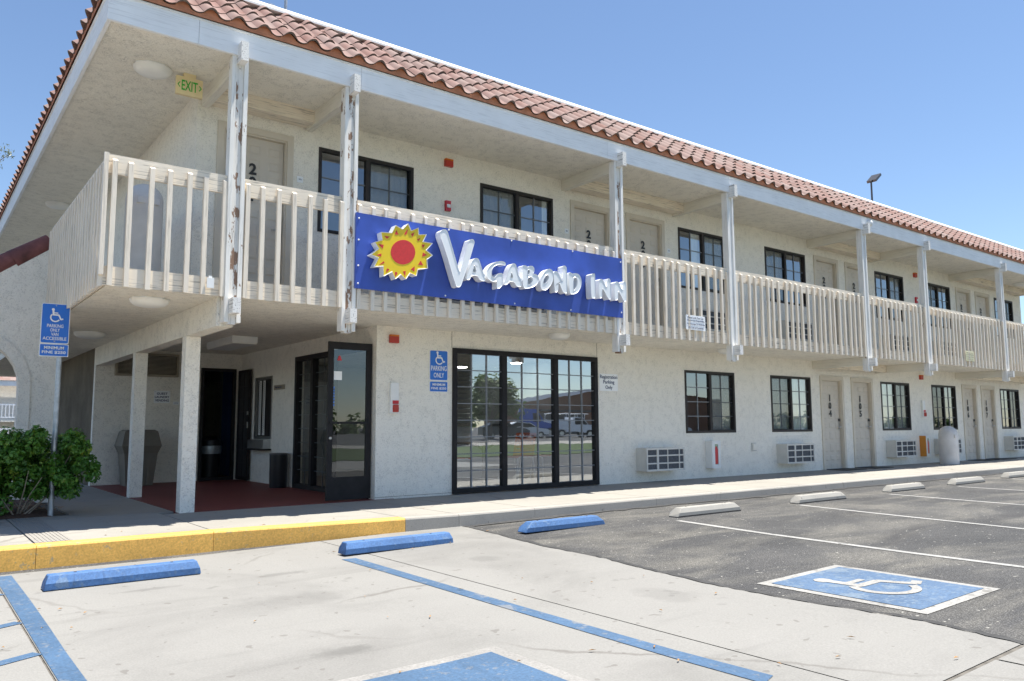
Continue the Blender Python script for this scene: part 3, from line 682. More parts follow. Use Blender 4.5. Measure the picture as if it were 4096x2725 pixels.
# ---- doors
pnl = MB().add([(0, 0, 0), (.16, 0, 0), (.16, 0, 1), (0, 0, 1), (.022, -.010, .16), (.138, -.010, .16), (.138, -.010, .84), (.022, -.010, .84)], [(0, 1, 5, 4), (1, 2, 6, 5), (2, 3, 7, 6), (3, 0, 4, 7), (4, 5, 6, 7)])
pme = {}
for hh in (.12, .20): 
    q = MB(); q.v = [(x, y, z*hh) for x, y, z in pnl.v]; q.f = pnl.f[:]; q.m = pnl.m[:]; pme[hh] = q.mesh('door_panel', 'door')
def door(x0, x1, z0, z1, num, lock):
    d = part('door', BLD, (x0, 0, z0)); W, H = x1-x0, z1-z0; t = .085
    MB().box(0, t, -.022, .10, 0, H-t).box(W-t, W, -.022, .10, 0, H-t).box(0, W, -.022, .10, H-t, H).build('door_frame', 'dframe', d)
    MB().box(t, t+.02, .0, .10, 0, H-t).box(W-t-.02, W-t, .0, .10, 0, H-t).box(t+.02, W-t-.02, .0, .10, H-t-.02, H-t).build('door_stop', 'dframe', d)
    MB().box(t+.022, W-t-.026, .062, .10, .015, H-t-.022).build('slab', 'door', d)
    MB().box(t+.02, W-t-.02, .05, .12, .0, .014).build('threshold', 'galv', d)
    iw = W-2*t-.048; step = iw/3; z = H-t-.022-.10
    for r, hh in enumerate((.12, .12, .12, .20, .12, .20, .20, .12, .12)):
        z -= hh
        for c in range(3): link('door_panel', pme[hh], d, (t+.024+step*c+(step-.16)/2, .0615, z))
        z -= .075
    for k, ch in enumerate(num): put_text('number', ch, d, (W/2-.02, .048, H*.765-k*.178), 'blackmat', None, .152, .008, .03)
    lx = W-t-.075
    MB().box(lx-.028, lx+.028, .048, .062, .90, 1.16).build('lock_plate', 'steel', d)
    MB().box(lx-.026, lx+.026, .030, .048, 1.09, 1.15).build('card_reader', 'black', d)
    MB().tube([(lx, .05, .96), (lx, .0, .96), (lx-.01, -.01, .96), (lx-.11, -.01, .955)], .011, 8).build('lever', 'steel', d, True)
for (a, b), s in zip(LDOOR, ('104', '105', '106', '107')): door(a, b, 0.0, DH, s, True)
for (a, b), s in zip(UDOOR, ('201', '202', '203', '204', '205', '206', '207')): door(a, b, FLR, UDZ, s, True)

# ---- lobby shopfront (front) and its rooms
def framebox(mb, a0, a1, z0, z1, t, y0, y1, axis=1):
    def B(p, q, z, zz): mb.box(p, q, y0, y1, z, zz) if axis == 1 else mb.box(y0, y1, p, q, z, zz)
    B(a0, a1, z1-t, z1); B(a0, a1, z0, z0+t); B(a0, a0+t, z0+t, z1-t); B(a1-t, a1, z0+t, z1-t)
sf = part('shopfront', BLD)
gx0, gx1 = 1.279, 4.285
mb = MB(); framebox(mb, gx0, gx1, .012, 2.2, .075, -.03, .075); mb.build('frame', 'bronze', sf)
div = [gx0+.075, 2.26, 3.335, gx1-.075]
for i in range(3):
    a, b = div[i]+(.045 if i else 0), div[i+1]-(.045 if i < 2 else 0)
    if i < 2: MB().box(b, b+.09, -.025, .07, .087, 2.125).build('mullion', 'bronze', sf)
    MB().add([(a, .02, .087), (b, .02, .087), (b, .02, 2.125), (a, .02, 2.125)], [(0, 1, 2, 3)]).build('pane', 'shop', sf, fix=False)
    mu = MB(); n = 3 
    for k in range(1, n): x = a+(b-a)*k/n; mu.box(x-.009, x+.009, .004, .017, .087, 2.125)
    for k in range(1, 8): z = .087+2.038*k/8; mu.box(a, b, .005, .016, z-.007, z+.007)
    mu.build('muntin', 'munt', sf)
# entry doors on the side wall (x = 0)
ed = part('entry_doors', BLD)
mb = MB(); framebox(mb, .18, 2.89, .005, 2.2, .075, -.03, .08, 0); mb.box(-.028, .078, 1.42, 1.50, .08, 2.125).box(-.028, .078, 2.14, 2.23, .08, 2.125); mb.build('frame', 'bronze', ed)
for a, b in ((1.50, 2.14), (2.23, 2.815)):
    MB().add([(.02, a, .08), (.02, b, .08), (.02, b, 2.125), (.02, a, 2.125)], [(0, 1, 2, 3)]).build('pane', 'doorglass', ed, fix=False)
    mu = MB(); c = (a+b)/2; mu.box(.026, .04, c-.009, c+.009, .08, 2.125)
    for k in range(1, 9): z = .08+2.045*k/9; mu.box(.027, .039, a, b, z-.007, z+.007)
    mu.build('muntin', 'munt', ed)
# open leaf standing square to the wall
lf = part('open_door_leaf', BLD, (-.02, .115, 0))
L = .66
mb = MB().box(-L, -L+.075, -.02, .02, .02, 2.19).box(-.08, .0, -.02, .02, .02, 2.19).box(-L+.075, -.08, -.02, .02, 2.09, 2.19).box(-L+.075, -.08, -.02, .02, .02, .33); mb.build('leaf_frame', 'bronze', lf)
MB().add([(-L+.075, 0, .33), (-.08, 0, .33), (-.08, 0, 2.09), (-L+.075, 0, 2.09)], [(0, 1, 2, 3)]).build('pane', 'doorglass', lf, fix=False)
MB().box(-L+.02, -.05, -.045, -.022, 1.055, 1.085).build('push_bar', 'bronze', lf)
MB().lathe([(.022, 0), (.022, .012), (.012, .02)], n=12).build('lock', 'steel', lf, loc=(-L+.04, -.021, .86), rot=(R(90), 0, 0))
MB().box(-L+.085, -L+.205, -.006, -.003, 1.66, 1.78).build('notice', 'signw', lf)
MB().prism([(-L+.13, 1.93), (-L+.20, 1.93), (-L+.175, 2.0), (-L+.155, 2.0)], -.007, -.003, 1).build('red_sticker', 'redpaint', lf)
mb = MB()
for k in range(7): mb.box(-L+.08, -L+.10, -.006, -.003, 1.30+k*.04, 1.325+k*.04)
mb.build('card_stickers', 'hcblue', lf)
# lobby room
mb = MB().box(.15, 6.2, .15, 7.4, .0, .01); mb.build('lobby_floor', 'lobbyfloor', BLD)
MB().box(.15, 6.2, 7.3, 7.4, .01, 2.43).box(6.1, 6.2, .15, 7.3, .01, 2.43).build('lobby_wall', 'lobbywall', BLD)
MB().box(.15, .19, 5.0, 7.3, .01, 2.43).build('lobby_accent_wall', 'lobbyblue', BLD)
# night window with drawer
nw = part('night_window', BLD)
mb = MB(); framebox(mb, 3.96, 4.85, .80, 1.945, .05, -.012, .09, 0); mb.build('frame', 'steel', nw)
MB().box(.03, .04, 4.01, 4.80, .85, 1.9).build('pane', 'bronze', nw)
for y in (4.62, 4.42): 
    mb = MB().box(.008, .016, y-.05, y+.05, .87, 1.88); mb.build('perforated_strip', 'whitepl', nw)
    mb = MB()
    for k in range(24):
        for j in range(2): mb.box(.004, .0085, y-.028+j*.035, y-.012+j*.035, .90+k*.04+j*.02, .918+k*.04+j*.02)
    mb.build('perforation', 'black', nw)
MB().box(-.14, .02, 4.0, 4.8, .63, .79).build('cash_drawer', 'steel', nw)
MB().box(-.20, .0, 3.96, 4.85, .60, .628).build('ledge', 'bronze', nw)
# security door folded back beside the laundry doorway, and the dark room behind
sdo = part('security_door', BLD)
mb = MB(); framebox(mb, 4.98, 5.62, .02, 2.12, .07, -.075, -.035, 0)
mb.box(-.07, -.04, 5.29, 5.31, .09, 2.05)
for k in range(1, 8): mb.box(-.07, -.04, 5.05, 5.55, .09+1.96*k/8-.008, .09+1.96*k/8+.008)
mb.build('frame', 'bronze', sdo)
MB().box(-.062, -.05, 5.05, 5.55, .09, 2.05).build('mesh_sheet', 'rubber', sdo)
MB().box(-.09, -.076, 4.99, 5.04, 1.0, 1.12).box(-.09, -.076, 4.99, 5.04, 1.25, 1.32).build('lock_plate', 'steel', sdo)
mb = MB(); framebox(mb, -.77, -.10, .0, 2.16, .06, 5.66, 5.72); mb.build('doorway_frame', 'bronze', BLD)
# wall louver
lv = part('louver', BLD); mb = MB(); framebox(mb, -2.29, -1.20, 1.96, 2.385, .04, 5.62, 5.70); mb.build('louver_frame', 'louver', lv)
for k in range(15):
    z = 2.0+k*.0235; MB().add([(-2.25, 5.63, z), (-1.24, 5.63, z), (-1.24, 5.68, z+.02), (-2.25, 5.68, z+.02)], [(0, 1, 2, 3)]).build('slat', 'louver', lv, fix=False)

# ================================================================== THE BIG SIGN
SY = -1.372
sg = thing('motel_sign', 'blue motel name sign with yellow sun hung on the balcony railing', 'sign', (1.27, SY, 2.69))
def loc_sign(p, y): return (p[0]-1.27, y, p[1]-2.69)
MB().box(-2.293, 2.292, 0, .034, 0, .94).build('panel', 'signblue', sg)
LETTERS = {'V': [[(0.101, 3.519), (0.14, 3.559), (0.179, 3.573), (0.209, 3.56), (0.229, 3.529), (0.409, 3.025), (0.426, 3.052), (0.552, 3.464), (0.573, 3.489), (0.609, 3.504), (0.64, 3.494), (0.65, 3.46), (0.635, 3.415), (0.573, 3.225), (0.456, 2.911), (0.436, 2.858), (0.411, 2.83), (0.381, 2.826), (0.351, 2.84), (0.191, 3.286), (0.111, 3.461)]],
 'A1': [[(0.522, 2.969), (0.583, 3.14), (0.624, 3.223), (0.666, 3.254), (0.708, 3.25), (0.728, 3.227), (0.76, 3.144), (0.791, 3.06), (0.823, 3.038), (0.807, 3.014), (0.823, 2.986), (0.817, 2.954), (0.781, 2.95), (0.728, 2.966), (0.697, 3.015), (0.604, 3.009), (0.573, 2.949), (0.538, 2.937), (0.52, 2.948)],
   [(0.645, 3.165), (0.687, 3.066), (0.619, 3.053)]],
 'G': [[(1.174, 3.232), (1.157, 3.258), (1.087, 3.264), (0.994, 3.238), (0.914, 3.186), (0.863, 3.123), (0.848, 3.056), (0.862, 3.002), (0.908, 2.97), (0.97, 2.958), (1.016, 2.977), (1.022, 2.935), (1.016, 2.883), (1.033, 2.872), (1.074, 2.889), (1.103, 2.915), (1.118, 2.945), (1.115, 3.011), (1.119, 3.097), (1.075, 3.096), (1.028, 3.072), (1.005, 3.037), (0.976, 3.019), (0.948, 3.03), (0.931, 3.066), (0.937, 3.123), (0.971, 3.174), (1.04, 3.21), (1.11, 3.219), (1.157, 3.206)]],
 'A2': [[(1.144, 2.958), (1.191, 3.067), (1.239, 3.187), (1.281, 3.245), (1.317, 3.261), (1.346, 3.248), (1.37, 3.183), (1.405, 3.072), (1.447, 3.043), (1.431, 3.017), (1.447, 2.98), (1.44, 2.946), (1.404, 2.936), (1.356, 2.942), (1.321, 2.996), (1.238, 2.996), (1.202, 2.954), (1.155, 2.935)],
   [(1.274, 3.143), (1.303, 3.056), (1.252, 3.055)]],
 'B': [[(1.461, 3.233), (1.491, 3.256), (1.534, 3.251), (1.552, 3.229), (1.601, 3.259), (1.651, 3.261), (1.678, 3.23), (1.675, 3.18), (1.656, 3.154), (1.712, 3.15), (1.755, 3.121), (1.761, 3.073), (1.729, 3.01), (1.66, 2.964), (1.562, 2.93), (1.501, 2.923), (1.479, 2.945), (1.471, 3.05)],
   [(1.558, 3.196), (1.588, 3.204), (1.601, 3.181), (1.582, 3.14), (1.557, 3.12)],
   [(1.56, 3.085), (1.612, 3.105), (1.649, 3.085), (1.649, 3.041), (1.611, 2.998), (1.562, 2.983)]],
 'O': [[(1.965, 3.261), (2.016, 3.24), (2.038, 3.193), (2.027, 3.112), (1.988, 3.028), (1.923, 2.962), (1.86, 2.931), (1.809, 2.941), (1.787, 2.987), (1.788, 3.056), (1.818, 3.138), (1.876, 3.214), (1.927, 3.249)],
   [(1.919, 3.169), (1.945, 3.152), (1.938, 3.102), (1.899, 3.048), (1.854, 3.034), (1.842, 3.052), (1.855, 3.103), (1.887, 3.151)]],
 'N1': [[(2.035, 3.212), (2.061, 3.237), (2.094, 3.239), (2.126, 3.213), (2.219, 3.083), (2.212, 3.283), (2.213, 3.323), (2.252, 3.343), (2.285, 3.322), (2.291, 3.262), (2.289, 2.959), (2.279, 2.933), (2.246, 2.93), (2.207, 2.951), (2.131, 3.093), (2.122, 2.963), (2.089, 2.929), (2.057, 2.926), (2.051, 2.955)]],
 'D': [[(2.328, 3.236), (2.357, 3.255), (2.404, 3.235), (2.451, 3.252), (2.518, 3.248), (2.565, 3.202), (2.582, 3.132), (2.562, 3.048), (2.507, 2.976), (2.418, 2.932), (2.365, 2.927), (2.339, 2.954)],
   [(2.423, 3.176), (2.463, 3.196), (2.497, 3.164), (2.495, 3.092), (2.467, 3.028), (2.426, 2.983), (2.417, 2.993)]],
 'I': [[(2.763, 3.255), (2.801, 3.285), (2.844, 3.293), (2.857, 3.266), (2.857, 2.934), (2.835, 2.911), (2.793, 2.907), (2.77, 2.925)]],
 'N2': [[(2.936, 3.191), (2.969, 3.224), (3.012, 3.22), (3.101, 3.078), (3.112, 3.232), (3.156, 3.252), (3.181, 3.218), (3.182, 2.944), (3.162, 2.923), (3.126, 2.928), (3.022, 3.07), (3.001, 3.073), (2.995, 2.947), (2.969, 2.924), (2.938, 2.923)]],
 'N3': [[(3.263, 3.185), (3.301, 3.22), (3.345, 3.215), (3.445, 3.07), (3.444, 3.215), (3.487, 3.249), (3.519, 3.223), (3.516, 2.944), (3.493, 2.92), (3.463, 2.92), (3.356, 3.067), (3.341, 3.06), (3.335, 2.948), (3.3, 2.924), (3.264, 2.925)]],
 'SUN': [[(-0.546, 3.514), (-0.446, 3.479), (-0.369, 3.562), (-0.322, 3.481), (-0.219, 3.532), (-0.209, 3.444), (-0.096, 3.465), (-0.147, 3.362), (-0.006, 3.36), (-0.099, 3.256), (-0.003, 3.202), (-0.088, 3.137), (-0.076, 3.022), (-0.219, 2.993), (-0.241, 2.904), (-0.334, 2.931), (-0.393, 2.847), (-0.466, 2.899), (-0.542, 2.83), (-0.588, 2.919), (-0.706, 2.848), (-0.712, 2.973), (-0.838, 2.953), (-0.779, 3.07), (-0.881, 3.1), (-0.777, 3.185), (-0.833, 3.261), (-0.73, 3.3), (-0.749, 3.397), (-0.599, 3.41)]],
 'RAY': [[(-0.532, 3.458), (-0.504, 3.401), (-0.556, 3.395)],
   [(-0.377, 3.489), (-0.372, 3.473), (-0.39, 3.415), (-0.424, 3.417)],
   [(-0.272, 3.468), (-0.302, 3.401), (-0.324, 3.435)],
   [(-0.185, 3.408), (-0.208, 3.361), (-0.236, 3.374)],
   [(-0.118, 3.326), (-0.146, 3.276), (-0.166, 3.322)],
   [(-0.146, 3.221), (-0.086, 3.195), (-0.161, 3.161)],
   [(-0.178, 3.111), (-0.143, 3.056), (-0.218, 3.051)],
   [(-0.266, 3.028), (-0.27, 2.958), (-0.323, 2.981)],
   [(-0.394, 2.952), (-0.402, 2.882), (-0.432, 2.944)],
   [(-0.525, 2.926), (-0.51, 2.91), (-0.54, 2.863), (-0.547, 2.922)],
   [(-0.65, 2.956), (-0.626, 2.945), (-0.667, 2.896), (-0.665, 2.94)],
   [(-0.704, 3.039), (-0.693, 3.017), (-0.776, 2.979)],
   [(-0.738, 3.131), (-0.74, 3.092), (-0.813, 3.101)],
   [(-0.707, 3.245), (-0.72, 3.193), (-0.785, 3.242)],
   [(-0.623, 3.359), (-0.664, 3.325), (-0.703, 3.357)]],
 'DISC': [[(-0.259, 3.21), (-0.263, 3.174), (-0.276, 3.139), (-0.297, 3.106), (-0.325, 3.078), (-0.358, 3.055), (-0.395, 3.039), (-0.434, 3.03), (-0.473, 3.029), (-0.51, 3.036), (-0.543, 3.051), (-0.57, 3.072), (-0.591, 3.099), (-0.604, 3.13), (-0.609, 3.164), (-0.605, 3.199), (-0.593, 3.233), (-0.573, 3.266), (-0.546, 3.294), (-0.513, 3.317), (-0.477, 3.334), (-0.438, 3.344), (-0.399, 3.345), (-0.361, 3.339), (-0.328, 3.325), (-0.299, 3.303), (-0.278, 3.276), (-0.264, 3.245)]]}

def channel(name, polys, mats, depth, inset, parent, face_in=.012):
    """channel letter: outline with holes, side returns, a thin rim and a recessed face"""
    cu = bpy.data.curves.new(name, 'CURVE'); cu.dimensions = '2D'; cu.fill_mode = 'BOTH'; cu.extrude = 0
    for poly in polys:
        sp = cu.splines.new('POLY'); sp.points.add(len(poly)-1); sp.use_cyclic_u = True
        for i, (x, z) in enumerate(poly): sp.points[i].co = (x-1.27, z-2.69, 0, 1)
    o = bpy.data.objects.new(name, cu); C.objects.link(o)
    me = bpy.data.meshes.new_from_object(o.evaluated_get(bpy.context.evaluated_depsgraph_get()))
    bpy.data.objects.remove(o); bpy.data.curves.remove(cu)
    b = bmesh.new(); b.from_mesh(me); bmesh.ops.remove_doubles(b, verts=b.verts, dist=.0005)
    for v in b.verts: v.co = (v.co.x, -depth, v.co.y)
    fs = b.faces[:]
    bmesh.ops.recalc_face_normals(b, faces=fs)
    b.normal_update()
    if fs[0].normal.y > 0: bmesh.ops.reverse_faces(b, faces=fs)
    ex = bmesh.ops.extrude_face_region(b, geom=fs); nv = [e for e in ex['geom'] if isinstance(e, bmesh.types.BMVert)]
    front = [e for e in ex['geom'] if isinstance(e, bmesh.types.BMFace)]
    nvs = set(nv); old = [v for v in b.verts if v not in nvs]
    for v in old: v.co.y = -.012
    if inset:
        res = bmesh.ops.inset_region(b, faces=front, thickness=inset, depth=0, use_even_offset=True)
        for f in front: f.material_index = 1
        ed = list({e for f in front for e in f.edges}); vs_ = list({v for f in front for v in f.verts})
        for v in vs_: v.co.y += face_in
    me2 = bpy.data.meshes.new(name); b.to_mesh(me2); b.free(); bpy.data.meshes.remove(me)
    for m in mats: me2.materials.append(MT[m])
    return link(name, me2, parent)
def smoothpoly(p, closed=True):
    """one round of corner cutting"""
    out = []; n = len(p)
    for i in range(n):
        a, b = p[i], p[(i+1) % n]; out += [(a[0]*.78+b[0]*.22, a[1]*.78+b[1]*.22), (a[0]*.22+b[0]*.78, a[1]*.22+b[1]*.78)]
    return out
for k, polys in LETTERS.items():
    if k in ('SUN', 'RAY', 'DISC'): continue
    channel('letter', [smoothpoly(p) for p in polys], ['signwhite', 'signwhite'], .13, .006, sg, .006)
sun_b = channel('sun_emblem', LETTERS['SUN'], ['signwhite', 'sunyellow'], .13, .006, sg, .012)
MB().prism([(x-1.27, z-2.69) for x, z in LETTERS['DISC'][0]], -.121, -.117, 1).build('red_disc', 'sunred', sg)
for p in LETTERS['RAY']: MB().prism([(x-1.27, z-2.69) for x, z in p], -.121, -.117, 1).build('red_ray', 'sunred', sg)
for x, z in [(-2.26, .87), (-2.26, .6), (-2.26, .28), (-2.26, .06), (-.95, .92), (.1, .92), (1.25, .92), (2.26, .88), (2.26, .08), (-1.0, .03), (.15, .03), (1.2, .03)]:
    MB().lathe([(.012, 0), (.010, .008), (.004, .011)], n=8).build('bolt', 'white', sg, loc=(x, -.001, z), rot=(R(90), 0, 0))

# ================================================================== SMALL SIGNS
def plate(name, label, cat, x, y, z, w, h, mat, lines, ink, border=None, rz=0, group=None, bold=.0, sym=None, t=.004):
    """flat sign hung facing -y: lines = (text, dx, dz, width, height)"""
    o = thing(name, label, cat, (x, y, z), rz, group)
    def rr(w, h, r):
        out = []
        for cx, cy, a0 in ((w/2-r, h/2-r, 0), (-w/2+r, h/2-r, 90), (-w/2+r, -h/2+r, 180), (w/2-r, -h/2+r, 270)):
            out += [(cx+r*math.cos(R(a0+a)), cy+r*math.sin(R(a0+a))) for a in (0, 30, 60, 90)]
        return out
    MB().prism(rr(w, h, min(w, h)*.07), -t, 0, 1).build('plate', border or mat, o)
    if border: MB().prism(rr(w-.014, h-.014, min(w, h)*.06), -t-.0015, -t-.0002, 1).build('blue_field', mat, o)
    for s, dx, dz, tw, thh in lines: put_text('lettering', s, o, (dx, -t-.003, dz), ink, tw, thh, .002, bold)
    if sym:
        mb = MB(); cx, cz, sz = sym
        for i, p in enumerate(wheelchair()): mb.add([(cx+a*sz, -t-.003-.0003*i, cz+b*sz) for a, b in p], [tuple(range(len(p)))])
        mb.build('wheelchair_symbol', ink, o, fix=False)
    for sx in (-1, 1):
        if w > .2 and not border: MB().lathe([(.006, 0), (.005, .003)], n=8).build('screw', 'galv', o, loc=(sx*(w/2-.018), -t, h/2-.018), rot=(R(90), 0, 0))
    return o
po = thing('sign_pole', 'galvanised steel pole rising through the green shrub', 'pole', (-3.852, .66, 0))
MB().tube([(0, 0, -.05), (0, 0, 2.46)], .030, 14).build('post', 'galv', po, True)
p = plate('accessible_parking_sign', 'blue van accessible parking sign on the galvanised pole', 'sign', -3.918, .622, 2.245, .298, .475, 'hcblue', [('PARKING', 0, -.028, .17, .040), ('ONLY', 0, -.078, .098, .038), ('VAN', 0, -.128, .075, .038), ('ACCESSIBLE', 0, -.178, .245, .038)], 'white', 'white', sym=(0, .10, .165), bold=.008)
MB().lathe([(.008, 0), (.006, .005)], n=8).build('bolt', 'galv', p, loc=(.0, -.005, .215), rot=(R(90), 0, 0)); MB().lathe([(.008, 0), (.006, .005)], n=8).build('bolt', 'galv', p, loc=(.0, -.005, -.212), rot=(R(90), 0, 0))
plate('fine_sign', 'small blue minimum fine sign below the van accessible sign', 'sign', -3.918, .620, 1.928, .302, .148, 'hcblue', [('MINIMUM', 0, .028, .205, .036), ('FINE $250', 0, -.026, .245, .038)], 'white', 'white', bold=.02)
plate('accessible_parking_sign', 'blue accessible parking sign on wall left of the lobby glass', 'sign', 1.035, -.004, 1.922, .318, .45, 'hcblue', [('PARKING', 0, -.045, .27, .075), ('ONLY', 0, -.148, .18, .072)], 'white', 'white', sym=(.01, .11, .20), bold=.008)
plate('fine_sign', 'small blue minimum fine sign on wall left of the lobby glass', 'sign', 1.035, -.004, 1.604, .318, .158, 'hcblue', [('MINIMUM', 0, .03, .22, .038), ('FINE $250', 0, -.028, .26, .04)], 'white', 'white', bold=.02)
plate('registration_sign', 'white registration parking notice on wall right of the lobby glass', 'sign', 4.565, -.004, 1.772, .452, .30, 'signw', [('Registration', 0, .088, .42, .082), ('Parking', 0, -.002, .27, .082), ('Only', 0, -.095, .17, .082)], 'signink', bold=.004)
plate('laundry_sign', 'white guest laundry vending sign on the shaded entry wall', 'sign', -1.462, 5.694, 1.588, .286, .228, 'signw', [('GUEST', 0, .06, .19, .042), ('LAUNDRY', 0, -.003, .255, .042), ('VENDING', 0, -.066, .245, .042)], 'signink', bold=.02)
plate('small_notice', 'tiny white notice on wall right of the laundry sign', 'sign', -1.21, 5.694, 1.475, .11, .055, 'signw', [('NOTICE', 0, 0, .07, .018)], 'signink')
plate('lock_car_sign', 'white notice about locking cars on balcony railing', 'sign', 5.35, -1.334, 2.748, .505, .252, 'signw', [('Please Lock Your Car.', 0, .085, .42, .034), ('We are not Responsible', 0, .03, .455, .034), ('For Damage To Vehicles', 0, -.028, .465, .034), ('Or Loss of Contents', 0, -.085, .39, .034)], 'signink')
plate('lock_car_sign', 'pale yellow faded notice on balcony railing near the far end', 'sign', 15.905, -1.334, 2.71, .47, .255, 'paleyellow', [('Please Lock Your Car.', 0, .085, .40, .026), ('We are not Responsible', 0, .03, .42, .026), ('For Damage To Vehicles', 0, -.028, .42, .026), ('Or Loss of Contents', 0, -.085, .35, .026)], 'louver')
np_ = plate('night_sign', 'narrow grey night registration sign beside the service window', 'sign', -.004, 3.63, 1.72, .52, .085, 'louver', [('Night Registration', -.03, 0, .30, .035)], 'signink', rz=-math.pi/2)
lab = plate('room_plaque', 'round white room plaque beside door 201', 'sign', -1.20, -.004, 4.36, .085, .085, 'signw', [('201', 0, 0, .045, .022)], 'signink')
for x, s, lb_ in ((3.62, '202', 'small round plaque on stucco left of the upper door above the blue sign'), (6.24, '203', 'small round plaque on stucco right of the third upper door')): plate('room_plaque', lb_, 'sign', x, -.004, 4.36, .085, .085, 'signw', [(s, 0, 0, .045, .022)], 'signink')
ex = thing('exit_sign', 'cream EXIT sign with green letters hanging from roof soffit', 'exit sign', (-2.79, -.42, 4.98))
MB().box(-.152, .152, -.025, .025, 0, .222).build('housing', 'exitbody', ex); MB().box(-.07, .07, -.03, .03, .222, .27).build('canopy', 'exitbody', ex)
put_text('lettering', 'EXIT', ex, (0, -.027, .115), 'green', .185, .125, .003, .01)
for sx in (-1, 1):
    mb = MB()
    for q in ribbon([(sx*.112, .145), (sx*.134, .115), (sx*.112, .085)], .011): mb.add([(a, -.027, b) for a, b in q], [(0, 1, 2, 3)])
    mb.build('arrow', 'green', ex, fix=False)

# ================================================================== LAMPS AND ALARMS
def ceiling_lamp(label, x, y, z, rx, ry):
    o = thing('ceiling_lamp', label, 'ceiling lamp', (x, y, z), 0, 'drum lamps under the balconies')
    MB().lathe([(1.0, -.012), (1.0, 0)], n=8, sx=rx*1.02, sy=ry*1.02).build('base', 'whitepl', o, rot=(0, 0, R(22.5)))
    MB().lathe([(.35, -.095), (.75, -.078), (.95, -.045), (1.0, -.013)], n=16, sx=rx, sy=ry).build('lens', 'lens', o, True)
ceiling_lamp('white lamp under the roof soffit beside the EXIT sign', -3.19, -.36, SOF-.001, .22, .2)
ceiling_lamp('white lamp under the roof soffit at far left above side balcony', -3.2, 6.79, SOF-.001, .22, .2)
ceiling_lamp('white lamp under the balcony corner nearest the first post', -3.17, -.62, CEI-.001, .21, .2)
ceiling_lamp('white lamp under the side balcony behind the pole sign', -3.12, 3.26, CEI-.001, .22, .2)
ceiling_lamp('white lamp under the balcony above the lobby glass', 2.81, -.72, CEI-.001, .17, .17)
ceiling_lamp('white lamp under the balcony behind the fourth post', 7.05, -.66, CEI-.001, .17, .17)
ceiling_lamp('white lamp under the roof soffit at far right end', 21.3, -.7, SOF-.001, .2, .2)
fl = thing('box_lamp', 'white rectangular fluorescent lamp on the entry ceiling', 'ceiling lamp', (-1.06, 3.06, 2.33))
MB().box(-.20, .20, -.66, .66, .02, .119).build('housing', 'whitepl', fl); MB().box(-.19, .19, -.65, .65, .0, .019).build('diffuser', 'lens', fl)
def strobe(label, x, z):
    o = thing('alarm_strobe', label, 'fire alarm', (x, 0, z), 0, 'red alarm strobes')
    MB().box(-.07, .07, -.05, -.001, -.06, .035).build('housing', 'redplastic', o); MB().box(-.068, .068, -.056, -.001, .036, .06).build('lens', 'amber', o)
strobe('red alarm strobe on upper wall between the first two windows', 1.185, 5.07)
strobe('red alarm strobe on lower wall above the white sounder near lobby', .264, 2.27)
strobe('red alarm strobe on upper wall behind the sixth post', 16.07, 5.0)
strobe('red alarm strobe on lower wall above the far extinguisher cabinet', 16.07, 2.25)
def pull(label, x, z):
    o = thing('fire_alarm_pull', label, 'fire alarm', (x, 0, z), 0, 'red pull stations')
    MB().box(-.045, .045, -.045, -.001, -.08, .08).build('housing', 'redpaint', o); MB().box(-.03, .03, -.06, -.046, -.03, .02).build('handle', 'whitepl', o)
pull('red fire pull station on upper wall above the blue sign', 1.173, 4.387); pull('red fire pull station on upper wall near the sixth post', 16.07, 4.32)
def sounder(label, x):
    o = thing('alarm_cover', label, 'fire alarm', (x, 0, 1.2), 0, 'tall white alarm covers')
    MB().prism([(-.065, 0), (.065, 0), (.065, .43), (.05, .44), (-.05, .44), (-.065, .43)], -.05, -.001, 1).build('housing', 'whitepl', o)
    MB().box(-.035, .06, -.06, -.051, .135, .185).build('red_band', 'redpaint', o)
    MB().lathe([(.045, .02), (.048, .07), (.045, .125)], (0.015, -.05, 0), 12).build('clear_guard', 'redplastic', o, True)
sounder('tall white alarm cover with red band on wall by the entry corner', .272); sounder('tall white alarm cover with red band near the far extinguisher cabinet', 16.08)
def cabinet(label, x, side):
    o = thing('extinguisher_cabinet', label, 'fire cabinet', (x, 0, .185), 0, 'white extinguisher cabinets')
    MB().box(-.13, -.115, -.16, -.001, 0, .53).build('side_panel', side, o); MB().box(-.114, .13, -.15, -.001, 0, .53).build('box', 'whitepl', o)
    mb = MB(); framebox(mb, -.114, .13, 0, .53, .07, -.162, -.151); mb.build('door_frame', 'whitepl', o)
    MB().lathe([(.045, .08), (.05, .1), (.05, .36), (.02, .42)], (.01, -.151, 0), 12, sy=.12).build('extinguisher', 'redpaint', o, True)
    MB().box(-.044, .06, -.153, -.1505, .07, .46).build('pane', 'glass', o)
cabinet('white fire extinguisher cabinet between the two nearest air conditioners', 7.29, 'whitepl'); cabinet('white fire extinguisher cabinet with orange side near the domed bin', 15.95, 'orangepaint')
ou = thing('wall_outlet', 'small covered outlet on wall between cabinet and second air conditioner', 'outlet', (8.70, 0, .565)); MB().box(-.075, .075, -.02, -.001, -.085, .085).build('plate', 'accase', ou); MB().box(-.055, .055, -.04, -.021, -.06, .07).build('cover', 'wall', ou)

